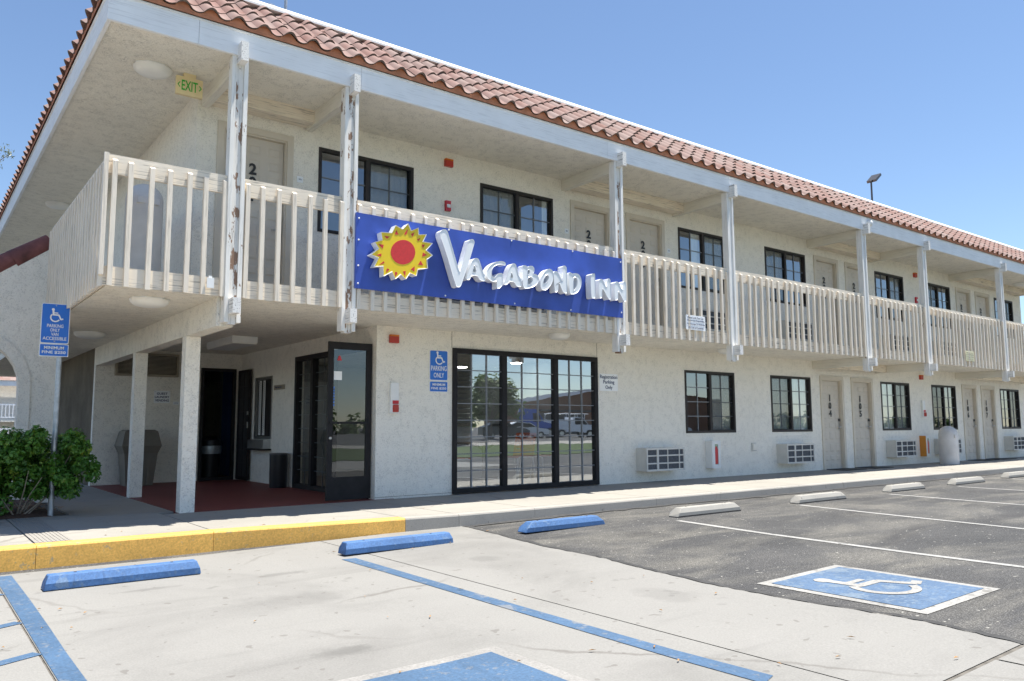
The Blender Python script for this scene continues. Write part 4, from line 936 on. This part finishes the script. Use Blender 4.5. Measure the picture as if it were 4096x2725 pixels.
def aircon(label, x0, zb, upper=False):
    o = thing('air_conditioner', label, 'air conditioner', (x0, 0, zb), 0, 'through-wall air conditioners'); W, H, D = 1.02, .41, .24
    MB().box(0, W, -D, -.001, 0, H).build('casing', 'accase', o)
    MB().box(.03, W-.03, -D-.004, -D-.001, .03, H-.03).build('coil', 'fin', o)
    mb = MB(); framebox(mb, 0, W, 0, H, .032, -D-.022, -D-.0045)
    for k in range(1, 3): mb.box(.032, W-.032, -D-.020, -D-.005, H*k/3-.012, H*k/3+.012)
    for f, t in ((.29, .05), (.55, .02), (.86, .02)): mb.box(W*f-t/2, W*f+t/2, -D-.019, -D-.006, .032, H-.032)
    mb.build('grille', 'accase', o)
    mb = MB()
    for k in range(46):
        x = .04+k*.0207; mb.box(x, x+.006, -D-.006, -D-.003, .03, H-.03)
    mb.build('fins', 'bronze2', o)
aircon('air conditioner under the lower window right of the registration sign', 5.22, .20)
aircon('air conditioner under the lower window left of door 104', 9.50, .20); aircon('air conditioner under the lower window right of door 105', 14.08, .21)
aircon('air conditioner partly behind the domed bin on the walk', 16.62, .215); aircon('air conditioner at the far right under the last lower window', 21.1, .23)
for i, x in enumerate((.75, 1.9, 6.75, 9.65, 14.2, 16.75)):
    aircon('air conditioner behind the balcony railing under the %s upper window' % ('first', 'second', 'third', 'fourth', 'fifth', 'sixth')[i], x, 2.85)

# ================================================================== BINS, MATS, WHEEL STOPS
def dome_bin(label, x, y, z, r, h):
    o = thing('domed_bin', label, 'waste bin', (x, y, z), 0, 'grey domed bins')
    pr_ = [(r*.96, 0), (r, .03), (r, h-r*.95)] + [(r*math.cos(R(a)), h-r*.95+r*.95*math.sin(R(a))) for a in (20, 40, 58, 74, 86)]
    MB().lathe(pr_, n=28).build('body', 'stonebin', o, True)
    MB().box(-.12, .12, -r*1.01, -r*.6, h-r*1.35, h-r*1.0).build('flap', 'stonebin', o)
dome_bin('grey domed waste bin on the walkway in front of the far windows', 16.05, -.62, 0, .225, .97); dome_bin('grey domed waste bin behind the balcony corner railing', -3.18, -.2, FLR, .205, 1.22)
bb = thing('waste_bin', 'large brown waste bin against the shaded laundry wall', 'waste bin', (-1.93, 5.28, 0))
def frust(mb, w0, d0, z0, w1, d1, z1): 
    return mb.hexa([(-w0, -d0, z0), (w0, -d0, z0), (w0, d0, z0), (-w0, d0, z0)], [(-w1, -d1, z1), (w1, -d1, z1), (w1, d1, z1), (-w1, d1, z1)])
frust(MB(), .22, .22, 0, .27, .27, .56).build('body', 'brownbin', bb)
mb = MB(); frust(mb, .27, .27, .561, .325, .31, .70); frust(mb, .325, .31, .701, .27, .25, .95); frust(mb, .27, .25, .951, .22, .2, .98); mb.build('lid', 'brownbin', bb)
MB().hexa([(-.15, -.312, .72), (.15, -.312, .72), (.15, -.29, .72), (-.15, -.29, .72)], [(-.13, -.268, .92), (.13, -.268, .92), (.13, -.24, .92), (-.13, -.24, .92)]).build('flap', 'brownbin', bb)
for x in (-.12, 0, .12): MB().box(x-.02, x+.02, -.262, -.23, .02, .5).build('rib', 'brownbin', bb)
sb = thing('waste_bin', 'slim black waste bin under the night service window', 'waste bin', (-.19, 3.1, 0)); MB().lathe([(.14, 0), (.145, .02), (.15, .56), (.152, .575), (.12, .58)], n=22).build('body', 'black', sb, True); MB().lathe([(.154, .55), (.154, .572)], n=22).build('rim', 'darkmetal', sb, True)
lb = thing('waste_bin', 'black bin with clear liner inside the dark laundry doorway', 'waste bin', (-.42, 6.15, 0)); MB().lathe([(.17, 0), (.21, .62), (.215, .64)], n=20).build('body', 'black', lb, True); MB().lathe([(.214, .50), (.222, .56), (.22, .655), (.19, .66)], n=20).build('liner', 'galv', lb, True)
MB().lathe([(.225, .66), (.21, .76), (.12, .83), (.03, .84)], n=20).build('lid', 'black', lb, True)
for i, x in enumerate((11.75, 12.95, 18.9, 20.1)):
    o = MB().box(-.42, .42, -.25, .25, .001, .014).build('doormat', 'rubber', None, loc=(x, -.28, 0)); tag(o, ('dark doormat at the nearest lower door, numbered 104', 'dark doormat at the second lower door, numbered 105', 'dark doormat just beyond the domed bin', 'dark doormat at the farthest lower door')[i], 'doormat', 'doormats')
def wheel_stop(label, x0, x1, y, blue, rz=0):
    Lh = (x1-x0)/2; o = thing('wheel_stop', label, 'wheel stop', ((x0+x1)/2, y+.075, gz((x0+x1)/2)+(.009 if x1 < 0 else .001)), rz, 'wheel stops along the kerb')
    mb = MB(); e = .03 if x1 < 0 else .10; hw = .078; prof = [(-hw, .004), (-hw, .055), (-.048, .112), (.048, .112), (hw, .055), (hw, .004)]
    for sx in (-1, 1):
        for (yy, z) in prof: mb.v.append((sx*(Lh-(e if z > .1 else (e*.25 if z > .05 else 0))), yy, z))
    n = 6; mb.f = [tuple(range(n)), tuple(range(2*n-1, n-1, -1))] + [(i, n+i, n+(i+1) % n, (i+1) % n) for i in range(n)]; mb.m = [0]*len(mb.f)
    ob = mb.build('block', 'bstop' if blue else 'wstop', o)
    bv = ob.modifiers.new('bevel', 'BEVEL'); bv.width = .008; bv.segments = 2
    for s in (-.62, .62): MB().lathe([(.012, .1115), (.011, .1145)], (s*Lh, 0, 0), 10).build('bolt_head', 'rubber', o)
    if not blue: MB().box(-Lh+.01, Lh-.01, -.0795, .0795, -.004, .018).build('tar_seam', 'seal', o)
wheel_stop('blue wheel stop nearest the camera below the yellow kerb', -4.38, -3.25, -3.17, True); wheel_stop('blue wheel stop at the right end of the yellow kerb', -1.99, -.80, -3.22, True)
wheel_stop('blue wheel stop standing on the dark asphalt', .09, 1.27, -3.27, True)
for i, (a, b, y) in enumerate(((2.36, 3.62, -3.42), (5.0, 6.27, -3.39), (7.90, 9.1, -3.25), (10.32, 11.6, -3.23), (13.1, 14.3, -3.08))):
    wheel_stop('pale concrete wheel stop, %s from the blue ones' % ('first', 'second', 'third', 'fourth', 'fifth')[i], a, b, y, False)

# ================================================================== ROOF THINGS
fl = thing('roof_floodlight', 'dark floodlight on a thin pole above the roof edge', 'floodlight', (13.59, -.25, 6.35))
MB().tube([(0, 0, 0), (0, 0, .70)], .022, 10).build('pole', 'darkmetal', fl, True)
MB().tube([(-.06, 0, .70), (.10, 0, .74)], .025, 8).build('bracket', 'darkmetal', fl, True)
hd_ = part('lamp_head', fl, (.17, 0, .80), (0, R(-38), 0)); MB().box(-.17, .17, -.12, .12, .0, .06).build('housing', 'darkmetal', hd_); MB().box(-.14, .14, -.09, .09, -.012, -.001).build('lens', 'lens', hd_)
an = thing('roof_mast', 'thin grey mast standing on the roof near left', 'mast', (-1.54, -.2, 6.3)); MB().tube([(0, 0, 0), (0, 0, 2.2)], .022, 8).build('pole', 'galv', an, True)
ve = thing('roof_vent', 'small round metal roof vent beside the thin mast', 'vent', (-1.75, -.15, 6.38)); MB().lathe([(.06, 0), (.06, .1), (.11, .12), (.11, .2), (.05, .23)], n=14).build('cap', 'galv', ve, True)
sp = thing('siren', 'small white dome siren on the fascia above the fifth post', 'siren', (11.24, -1.36, 5.392)); MB().lathe([(.085, 0), (.08, .04), (.05, .075), (.02, .085)], n=16).build('dome', 'whitepl', sp, True, rot=(R(90), 0, 0))
for i, (x, zz) in enumerate(((3.3, 6.52), (9.1, 6.52), (19.4, 6.5))):
    v = thing('roof_vent_pipe', 'short vent pipe above the roof edge, %s from left' % ('first', 'second', 'third')[i], 'vent', (x, .1, 6.35), 0, 'vent pipes'); MB().tube([(0, 0, 0), (0, 0, .28)], .035, 8).build('pipe', 'galv', v, True)

# ================================================================== GARDEN WALL WITH ARCH (left)
YA = 2.61
aw = thing('arch_wall', 'grey stucco garden wall with an arched opening and tiled sloping top', 'wall', (-4.0, YA, 0))
def arch_pts(r, cx, zc, n=14): return [(cx + r*math.cos(math.pi*i/n), zc + r*math.sin(math.pi*i/n)) for i in range(n+1)]
AX, AZc, AR, AR2 = -.66, 1.60, .60, .74     # arch centre (local), spring height, inner and outer radii
def arch_sheet(mb, y0, y1, outline_r, x0, x1, ztop, mi=0):
    """wall with an arched hole: strips between arch and the wall outline"""
    pts = [(AX+outline_r, 0.0)] + arch_pts(outline_r, AX, AZc) + [(AX-outline_r, 0.0)]
    def top(x): return ztop(x)
    n = len(pts)
    for y, rev in ((y0, False), (y1, True)):
        for i in range(n-1):
            a, b = pts[i], pts[i+1]
            if i == 0: q = [(a[0], y, a[1]), (x1, y, a[1]), (x1, y, b[1]), (b[0], y, b[1])]
            elif i == n-2: q = [(a[0], y, a[1]), (x0, y, a[1]), (x0, y, b[1]), (b[0], y, b[1])]
            else: q = [(a[0], y, a[1]), (a[0], y, top(a[0])), (b[0], y, top(b[0])), (b[0], y, b[1])]
            mb.add(q, [(0, 1, 2, 3)], mi)
        mb.add([(pts[1][0], y, pts[1][1]), (x1, y, pts[1][1]), (x1, y, top(x1)), (pts[1][0], y, top(pts[1][0]))], [(0, 1, 2, 3)], mi)
        mb.add([(pts[-2][0], y, pts[-2][1]), (x0, y, pts[-2][1]), (x0, y, top(x0)), (pts[-2][0], y, top(pts[-2][0]))], [(0, 1, 2, 3)], mi)
    for i in range(n-1):
        a, b = pts[i], pts[i+1]; mb.add([(a[0], y0, a[1]), (b[0], y0, b[1]), (b[0], y1, b[1]), (a[0], y1, a[1])], [(0, 1, 2, 3)], mi)
    mb.add([(x1, y0, 0), (x1, y1, 0), (x1, y1, top(x1)), (x1, y0, top(x1))], [(0, 1, 2, 3)], mi)
    for a, b in ((x0, AX-.6), (AX-.6, AX), (AX, AX+.6), (AX+.6, x1)): mb.add([(a, y0, top(a)), (b, y0, top(b)), (b, y1, top(b)), (a, y1, top(a))], [(0, 1, 2, 3)], mi)
    return mb
ztop = lambda x: 3.62 + (x-.22)*.70 if x > -3.0 else 1.4
arch_sheet(MB(), 0, .22, AR2, -3.6, .38, ztop).build('wall', 'arch', aw, fix=False)
mb = MB(); a1 = [(AX+AR, 0)] + arch_pts(AR, AX, AZc) + [(AX-AR, 0)]; a2 = [(AX+AR2, 0)] + arch_pts(AR2, AX, AZc) + [(AX-AR2, 0)]
for i in range(len(a1)-1):
    p, q, r_, s_ = a1[i], a1[i+1], a2[i+1], a2[i]
    mb.add([(p[0], -.025, p[1]), (q[0], -.025, q[1]), (r_[0], -.025, r_[1]), (s_[0], -.025, s_[1])], [(0, 1, 2, 3)])
    mb.add([(s_[0], -.025, s_[1]), (r_[0], -.025, r_[1]), (r_[0], 0, r_[1]), (s_[0], 0, s_[1])], [(0, 1, 2, 3)])
    mb.add([(p[0], -.025, p[1]), (q[0], -.025, q[1]), (q[0], .22, q[1]), (p[0], .22, p[1])], [(0, 1, 2, 3)])
mb.build('arch_surround', 'arch', aw, fix=False)
sl = Vector((1, 0, .70)).normalized()
for k in range(9):
    p = Vector((.20, .11, ztop(.20)+.0)) - sl*(.50*k)
    nrm = Vector((-.70, 0, 1)).normalized(); p = p + nrm*.01*(k % 2)
    MB().tube([p-sl*.50, p+sl*.045], [.150, .135], 16).build('cap_tile', 'oldroof' if k < 2 else 'palecap', aw, True)

# ================================================================== FAR WING SEEN THROUGH THE ARCH
fwg = thing('far_wing', 'distant white motel wing with railed balconies seen through the arch', 'building', (-1.5, 50, 0))
MB().box(-9, 9, 1.4, 5, 0, 4.3).build('wall', 'wall', fwg)
MB().box(-9, 9, -.1, 0, 3.75, 4.1).build('fascia', 'fascia', fwg)
MB().add([(-9, -.2, 4.1), (9, -.2, 4.1), (9, 1.2, 4.8), (-9, 1.2, 4.8)], [(0, 1, 2, 3)]).build('roof', 'tile2', fwg, fix=False)
MB().box(-9, 9, 0, 1.4, 1.45, 1.62).build('balcony_floor', 'soffit', fwg)
for x in range(-8, 9, 4): MB().box(x, x+.14, -.05, .1, 0, 3.75).build('post', 'post', fwg)
for zb in (.1, 1.65):
    rl = part('railing', fwg, (0, 0, zb)); MB().box(-9, 9, -.02, .03, .85, .95).box(-9, 9, -.02, .03, .05, .12).build('rail', 'white', rl)
    bm_ = MB().box(-.025, .025, -.03, -.021, .05, .95).mesh('baluster', 'white')
    for k in range(60): link('baluster', bm_, rl, (-6+k*.2, 0, 0))
MB().box(-7, -5.6, 1.3, 1.39, .3, 1.2).build('window', 'bronze', fwg)
MB().box(-2.2, -.8, 1.3, 1.39, 2.2, 3.2).build('window', 'bronze', fwg)

# ================================================================== PLANTS
def leaf_cloud(name, parent, mat, pts, size, n_each, seed, elong=1.9, droop=0.0):
    rnd = random.Random(seed); mb = MB()
    for (c, rad) in pts:
        for _ in range(n_each):
            d = Vector((rnd.gauss(0, 1), rnd.gauss(0, 1), rnd.gauss(0, 1))).normalized(); p = Vector(c) + d*rad*rnd.random()**.45
            s = size*rnd.uniform(.6, 1.25); u = Vector((rnd.gauss(0, 1), rnd.gauss(0, 1), rnd.gauss(.3, 1)-droop*3)).normalized()
            nn = (d*.8 + Vector((rnd.gauss(0, .6), rnd.gauss(0, .6), .7+rnd.gauss(0, .4)))).normalized(); v = nn.cross(u).normalized(); u = v.cross(nn).normalized()
            a = u*s*elong*.5; b = v*s*.5; k = nn*s*.12
            mb.add([p-a, p-a*.15+b+k, p+a, p-a*.15-b+k], [(0, 1, 2), (0, 2, 3)])
    return mb.build(name, mat, parent, fix=False)
sh = thing('shrub', 'dense green shrub with small leaves around the sign pole', 'shrub', (-4.15, .85, 0))
random.seed(11)
cl = []
for k in range(190):
    x = random.uniform(-1.25, .58); z = random.uniform(.06 if x < -.2 else .26, .90)
    cl.append(((x, random.uniform(-.42, .40)*(1-.35*max(0, x)), z), random.uniform(.07, .15)))
cl += [((.62, -.28, .62), .12), ((.70, -.3, .47), .10), ((.58, -.32, .80), .10), ((.45, -.38, .88), .11), ((.72, -.24, .55), .07), ((.1, -.42, .95), .10), ((-.2, -.45, .93), .12), ((-.5, -.4, .9), .12)]
leaf_cloud('crown', sh, 'leaf', cl, .033, 185, 5, 1.8)
mb = MB()
for k in range(9):
    a = random.uniform(0, 6.28); p0 = Vector((random.uniform(-.1, .15), random.uniform(-.1, .05), 0)); p1 = Vector((math.cos(a)*.25, math.sin(a)*.2-.1, random.uniform(.2, .35))); p2 = Vector((math.cos(a)*.5, math.sin(a)*.38-.1, random.uniform(.35, .75)))
    mb.tube([p0, p1, p2], [.012, .006, .003], 5)
mb.build('stems', 'twig', sh, True)
def tree(name, label, loc, h, crown, mats, trunk_r, leaf, n, seed, spread, elong=1.8, droop=0, extra=()):
    t = thing(name, label, 'tree', loc); rnd = random.Random(seed); mb = MB()
    z0 = h*.38; mb.tube([(0, 0, -.1), (.05, .03, z0*.5), (0, 0, z0)], [trunk_r, trunk_r*.8, trunk_r*.6], 9); cl = []
    for k in range(16):
        a = rnd.uniform(0, 6.28); rr = spread*rnd.uniform(.25, 1); zz = rnd.uniform(h*.45, h*.97)
        q = Vector((math.cos(a)*rr*(1.1-.6*(zz/h-.45)), math.sin(a)*rr*(1.1-.6*(zz/h-.45)), zz)); mb.tube([(0, 0, z0*.85), q*.5+Vector((0, 0, z0*.3)), q], [trunk_r*.4, trunk_r*.2, .015], 6); cl.append((q, spread*rnd.uniform(.28, .42)))
        cl.append((q*.7+Vector((0, 0, h*.2)), spread*.3))
    for q, rad in extra:
        q = Vector(q); mb.tube([(0, 0, z0), q*.5+Vector((0, 0, z0*.75)), q], [trunk_r*.4, .03, .006], 6)
    mb.build('trunk', mats[1], t, True)
    if extra: leaf_cloud('crown', t, mats[0], extra, leaf*.8, 42, seed+1, elong, droop)
    leaf_cloud('crown', t, mats[0], cl, leaf, n, seed, elong, droop); return t
tree('leafy_tree', 'round green tree across the lot mirrored in the lobby glass', (34.6, -45, -.12), 5.0, None, ('leaf2', 'bark'), .14, .21, 150, 21, 2.6)
tree('eucalyptus_tree', 'feathery tree with thin leaves at the left edge beyond the roof', (-5.9, 18.4, -.2), 12.0, None, ('euca', 'bark'), .22, .034, 330, 8, 1.7, 5.0, .5, [((2.5, -.4, 9.7), .3), ((2.72, -.4, 9.6), .16), ((2.4, -.4, 9.2), .26), ((2.2, -.4, 9.45), .3), ((2.1, -.4, 9.8), .4)])
pt = thing('palm_tree', 'tall rough palm trunk mirrored in the lobby glass', 'tree', (21.6, -30, -.12))
mb = MB(); random.seed(4)
for k in range(34):
    z = k*.28; mb.lathe([(.48, 0), (.58+random.uniform(-.03, .06), .22), (.46, .26)], (random.uniform(-.02, .02)+.02*k*.1, 0, z), 12)
mb.build('trunk', 'trunk', pt)
mb = MB()
for k in range(22):
    a = k*6.283/22; c = Vector((math.cos(a), math.sin(a), 0)); p = [Vector((.07, 0, 9.4)) + c*.3*j + Vector((0, 0, .45*j-.1*j*j)) for j in range(8)]
    for j in range(7):
        s = Vector((-c.y, c.x, 0))*(.28-.03*j); mb.add([p[j]-s, p[j+1]-s*.8, p[j+1]+s*.8, p[j]+s], [(0, 1, 2, 3)])
mb.build('crown', 'leaf2', pt, fix=False)
fb = []
rb = random.Random(31)
for k in range(110): fb.append(((rb.uniform(25, 260), rb.uniform(-112, -100), rb.uniform(.3, 3.0)), rb.uniform(1.2, 2.4)))
o = leaf_cloud('distant_trees', None, 'leaf2', fb, .9, 55, 13, 1.4); o['kind'] = 'stuff'; o['label'] = 'dark belt of distant trees beyond the street'; o['category'] = 'trees'
# dry leaves lying on the concrete
mb = MB(); random.seed(9)
for _ in range(70):
    x, y = random.uniform(-4.8, 0), random.uniform(-8.2, -1.4)
    if yk(x)-.05 < y < yk(x)+.2: continue
    if x > -.6 and random.random() < .7: continue
    z = (gz(x)+.020) if y < yk(x) else .004
    a = random.uniform(0, 6.28); l = random.uniform(.008, .028); c = Vector((math.cos(a), math.sin(a), 0)); s = Vector((-c.y, c.x, 0))*.006; p = Vector((x, y, z))
    mb.add([p-c*l, p+s+Vector((0, 0, .006)), p+c*l, p-s+Vector((0, 0, .004))], [(0, 1, 2, 3)])
for _ in range(420):
    x, y = random.uniform(-5.2, -3.7), random.uniform(.62, 1.5); p = Vector((x, y, .07+random.uniform(0, .02))); a = random.uniform(0, 6.28); l = random.uniform(.02, .05); c = Vector((math.cos(a), math.sin(a), random.uniform(-.2, .2))); s = Vector((-c.y, c.x, 0))*.009
    mb.add([p-c*l, p+s, p+c*l, p-s], [(0, 1, 2, 3)])
o = mb.build('dry_leaves', 'dryleaf', None, fix=False); o['kind'] = 'stuff'; o['label'] = 'dry brown leaves scattered over concrete and mulch'; o['category'] = 'leaves'

# ================================================================== LOBBY FURNITURE
def chair(label, x, y, rz):
    o = thing('lobby_chair', label, 'chair', (x, y, .012), rz, 'orange lobby chairs')
    for sx in (-1, 1):
        MB().tube([(sx*.21, -.24, 0), (sx*.20, -.22, .44), (sx*.19, -.15, .465), (sx*.19, .16, .455), (sx*.20, .22, .43), (sx*.215, .30, 0)], .013, 7).build('leg_frame', 'whitepl', o, True)
    MB().hexa([(-.20, -.24, .455), (.20, -.24, .455), (.19, .18, .455), (-.19, .18, .455)], [(-.20, -.24, .485), (.20, -.24, .485), (.19, .18, .475), (-.19, .18, .475)]).build('seat', 'orange', o)
    bk = MB()
    for i in range(6):
        z0 = .47+i*.068; yy = .19+i*.018
        bk.hexa([(-.2, yy, z0), (.2, yy, z0), (.2, yy+.02, z0), (-.2, yy+.02, z0)], [(-.2, yy+.015, z0+.052 if i < 5 else z0+.07), (.2, yy+.015, z0+.052 if i < 5 else z0+.07), (.2, yy+.035, z0+.052), (-.2, yy+.035, z0+.052)])
    for sx in (-1, 1): bk.hexa([(sx*.2-.02, .188, .47), (sx*.2+.02, .188, .47), (sx*.2+.02, .215, .47), (sx*.2-.02, .215, .47)], [(sx*.2-.02, .29, .88), (sx*.2+.02, .29, .88), (sx*.2+.02, .317, .88), (sx*.2-.02, .317, .88)])
    bk.build('backrest', 'orange', o)
chair('orange lobby chair at the left pane of the lobby glass', 1.98, 1.05, R(95)); chair('orange lobby chair behind the middle pane, facing the table', 3.35, 1.1, R(-75)); chair('orange lobby chair behind the middle pane, further right', 4.0, 1.3, R(20))
tb_ = thing('lobby_table', 'small pale lobby table between the orange chairs', 'table', (2.72, 1.2, .012)); MB().box(-.36, .36, -.36, .36, .70, .73).build('top', 'louver', tb_); MB().tube([(0, 0, .02), (0, 0, .70)], .035, 10).build('stem', 'louver', tb_, True); MB().lathe([(.26, 0), (.25, .02), (.05, .03)], n=18).build('foot', 'louver', tb_, True)
for k, (dx, dy) in enumerate(((1, 0), (-1, 0), (0, 1), (0, -1))): MB().hexa([(dx*.02-.015, dy*.02-.015, .6), (dx*.02+.015, dy*.02-.015, .6), (dx*.02+.015, dy*.02+.015, .6), (dx*.02-.015, dy*.02+.015, .6)], [(dx*.28-.015, dy*.28-.015, .699), (dx*.28+.015, dy*.28-.015, .699), (dx*.28+.015, dy*.28+.015, .699), (dx*.28-.015, dy*.28+.015, .699)]).build('brace', 'louver', tb_)
ct = thing('lobby_counter', 'white panelled counter seen deep inside the lobby', 'counter', (3.7, 2.9, .012)); MB().box(-.75, .75, 0, .5, 0, 1.0).build('body', 'whitepl', ct); MB().box(-.8, .8, -.05, .55, 1.001, 1.04).build('top', 'steel', ct)
MT['lamp_on'] = emit('lit_lamp', (1, .97, .9), 16)
for i, (x, y) in enumerate(((5.2, 5.6), (5.55, 3.9), (3.4, 4.0), (2.2, 2.4))):
    o = thing('lobby_downlight', 'lit round lobby ceiling light, %s from left' % ('second', 'rightmost', 'third', 'leftmost')[i], 'ceiling lamp', (x, y, 2.42), 0, 'lobby ceiling lights'); MB().lathe([(.16, 0), (.16, .02)], n=18).build('rim', 'whitepl', o); MB().lathe([(.13, -.012), (.13, -.002)], n=18).build('diffuser', 'lamp_on', o)

# ================================================================== ACROSS THE LOT, MIRRORED IN THE GLASS
wb = thing('brick_workshop', 'low brown brick workshop across the street mirrored in the glass', 'building', (64, -70, -.15))
MB().prism([(-6.5, 0), (34, 0), (34, 5.2), (12, 6.6), (-6.5, 4.2)], -8, 0, 1).build('wall', 'brick', wb)
mb = MB().add([(-6.8, .3, 4.2), (12, .3, 6.6), (12, -8.3, 6.6), (-6.8, -8.3, 4.2)], [(0, 1, 2, 3)]).add([(12, .3, 6.6), (34.3, .3, 5.2), (34.3, -8.3, 5.2), (12, -8.3, 6.6)], [(0, 1, 2, 3)]); mb.build('roof', 'darkmetal', wb, fix=False)
MB().box(-3.5, 4.5, .01, .12, 0, 2.9).build('roller_door', 'darkmetal', wb); MB().box(-4, 5, .02, 1.2, 3.1, 3.3).build('awning', 'darkmetal', wb)
def wheel(parent, x, y, r, w=.3):
    wo = MB().tube([(x, y-w/2, r), (x, y+w/2, r)], r, 18).build('wheel', 'tyre', parent, True); MB().tube([(x, y-w/2-.01, r), (x, y+w/2+.01, r)], r*.55, 14).build('rim', 'steel', wo, True)
tr = thing('blue_truck', 'blue semi truck across the street mirrored in the middle glass', 'truck', (43.9, -50, -.13), R(35))
MB().prism([(-1.9, .5), (1.9, .5), (1.9, 1.35), (.55, 1.55), (.25, 2.15), (-.2, 2.75), (-1.9, 2.85)], -.95, .95, 1).build('cab', 'truckblue', tr); MB().prism([(.32, 1.6), (.24, 2.0), (-.1, 2.4), (-.5, 2.4), (-.5, 1.6)], -.96, .96, 1).build('window', 'bronze', tr)
MB().box(1.88, 1.98, -.8, .8, .45, .85).build('bumper', 'steel', tr)
for sx in (-1.3, 1.2): 
    for sy in (-.85, .85): wheel(tr, sx, sy, .5)
for sy in (-.75, .75): MB().lathe([(.11, 0), (.1, .04)], n=10).build('headlight', 'lens', tr, loc=(1.9, sy, 1.05), rot=(0, R(90), 0))
ut = thing('utility_truck', 'white utility truck with ladder rack mirrored in the right glass', 'truck', (48.6, -50.5, -.13), R(10))
MB().prism([(-2.6, .55), (2.6, .55), (2.6, 1.15), (1.6, 1.3), (1.0, 2.0), (-.1, 2.05), (-.15, 1.75), (-2.6, 1.75)], -.95, .95, 1).build('body', 'truckwhite', ut)
MB().prism([(1.5, 1.32), (1.0, 1.92), (.1, 1.95), (.1, 1.32)], -.96, .96, 1).build('window', 'bronze', ut)
mb = MB()
for sy in (-.9, .9):
    mb.tube([(-2.5, sy, 2.4), (1.6, sy, 2.4)], .04, 6)
    for x in (-2.4, -1.0, .4, 1.2): mb.tube([(x, sy, 1.75), (x, sy, 2.4)], .035, 6)
for x in (-2.4, -1.0, .4, 1.5): mb.tube([(x, -.9, 2.41), (x, .9, 2.41)], .03, 6)
mb.build('ladder_rack', 'truckwhite', ut)
for sx in (-1.6, 1.75):
    for sy in (-.88, .88): wheel(ut, sx, sy, .42)
for i, (cx_, cy_, rz_, mt, lb_) in enumerate(((37.5, -47, 20, 'darkmetal', 'dark car parked across the street beside the round tree'), (40.6, -48, 20, 'truckwhite', 'white car across the street left of the blue truck'), (53.5, -49, 15, 'darkmetal', 'dark car across the street right of the utility truck'), (57.5, -49, 15, 'redpaint', 'red car across the street at the far right'), (62, -49, 15, 'truckwhite', 'pale car across the street beyond the red one'))):
    pc = thing('parked_car', lb_, 'car', (cx_, cy_, -.13), R(rz_), 'cars parked across the street')
    MB().prism([(-2.2, .35), (2.2, .35), (2.25, .8), (1.9, .95), (1.0, 1.05), (.35, 1.5), (-1.0, 1.55), (-1.75, 1.1), (-2.2, 1.0)], -.88, .88, 1).build('body', mt, pc)
    MB().prism([(.9, 1.06), (.3, 1.44), (-.95, 1.48), (-1.55, 1.1)], -.89, .89, 1).build('window', 'bronze', pc)
    for sx in (-1.35, 1.4):
        for sy in (-.82, .82): wheel(pc, sx, sy, .34, .22)
wc = thing('white_car', 'white parked car beside the camera mirrored in the doors', 'car', (-9.5, -5.2, -.2), R(100))
MB().prism([(-2.2, .35), (2.2, .35), (2.25, .75), (1.9, .9), (1.0, 1.0), (.35, 1.42), (-1.0, 1.46), (-1.75, 1.05), (-2.2, .95)], -.85, .85, 1).build('body', 'truckwhite', wc)
MB().prism([(.9, 1.0), (.3, 1.36), (-.95, 1.40), (-1.55, 1.05)], -.86, .86, 1).build('window', 'bronze', wc)
for sx in (-1.35, 1.4):
    for sy in (-.8, .8): wheel(wc, sx, sy, .33, .22)
for sy in (-.6, .6): MB().box(2.18, 2.24, sy-.16, sy+.16, .68, .82).build('headlight', 'lens', wc)
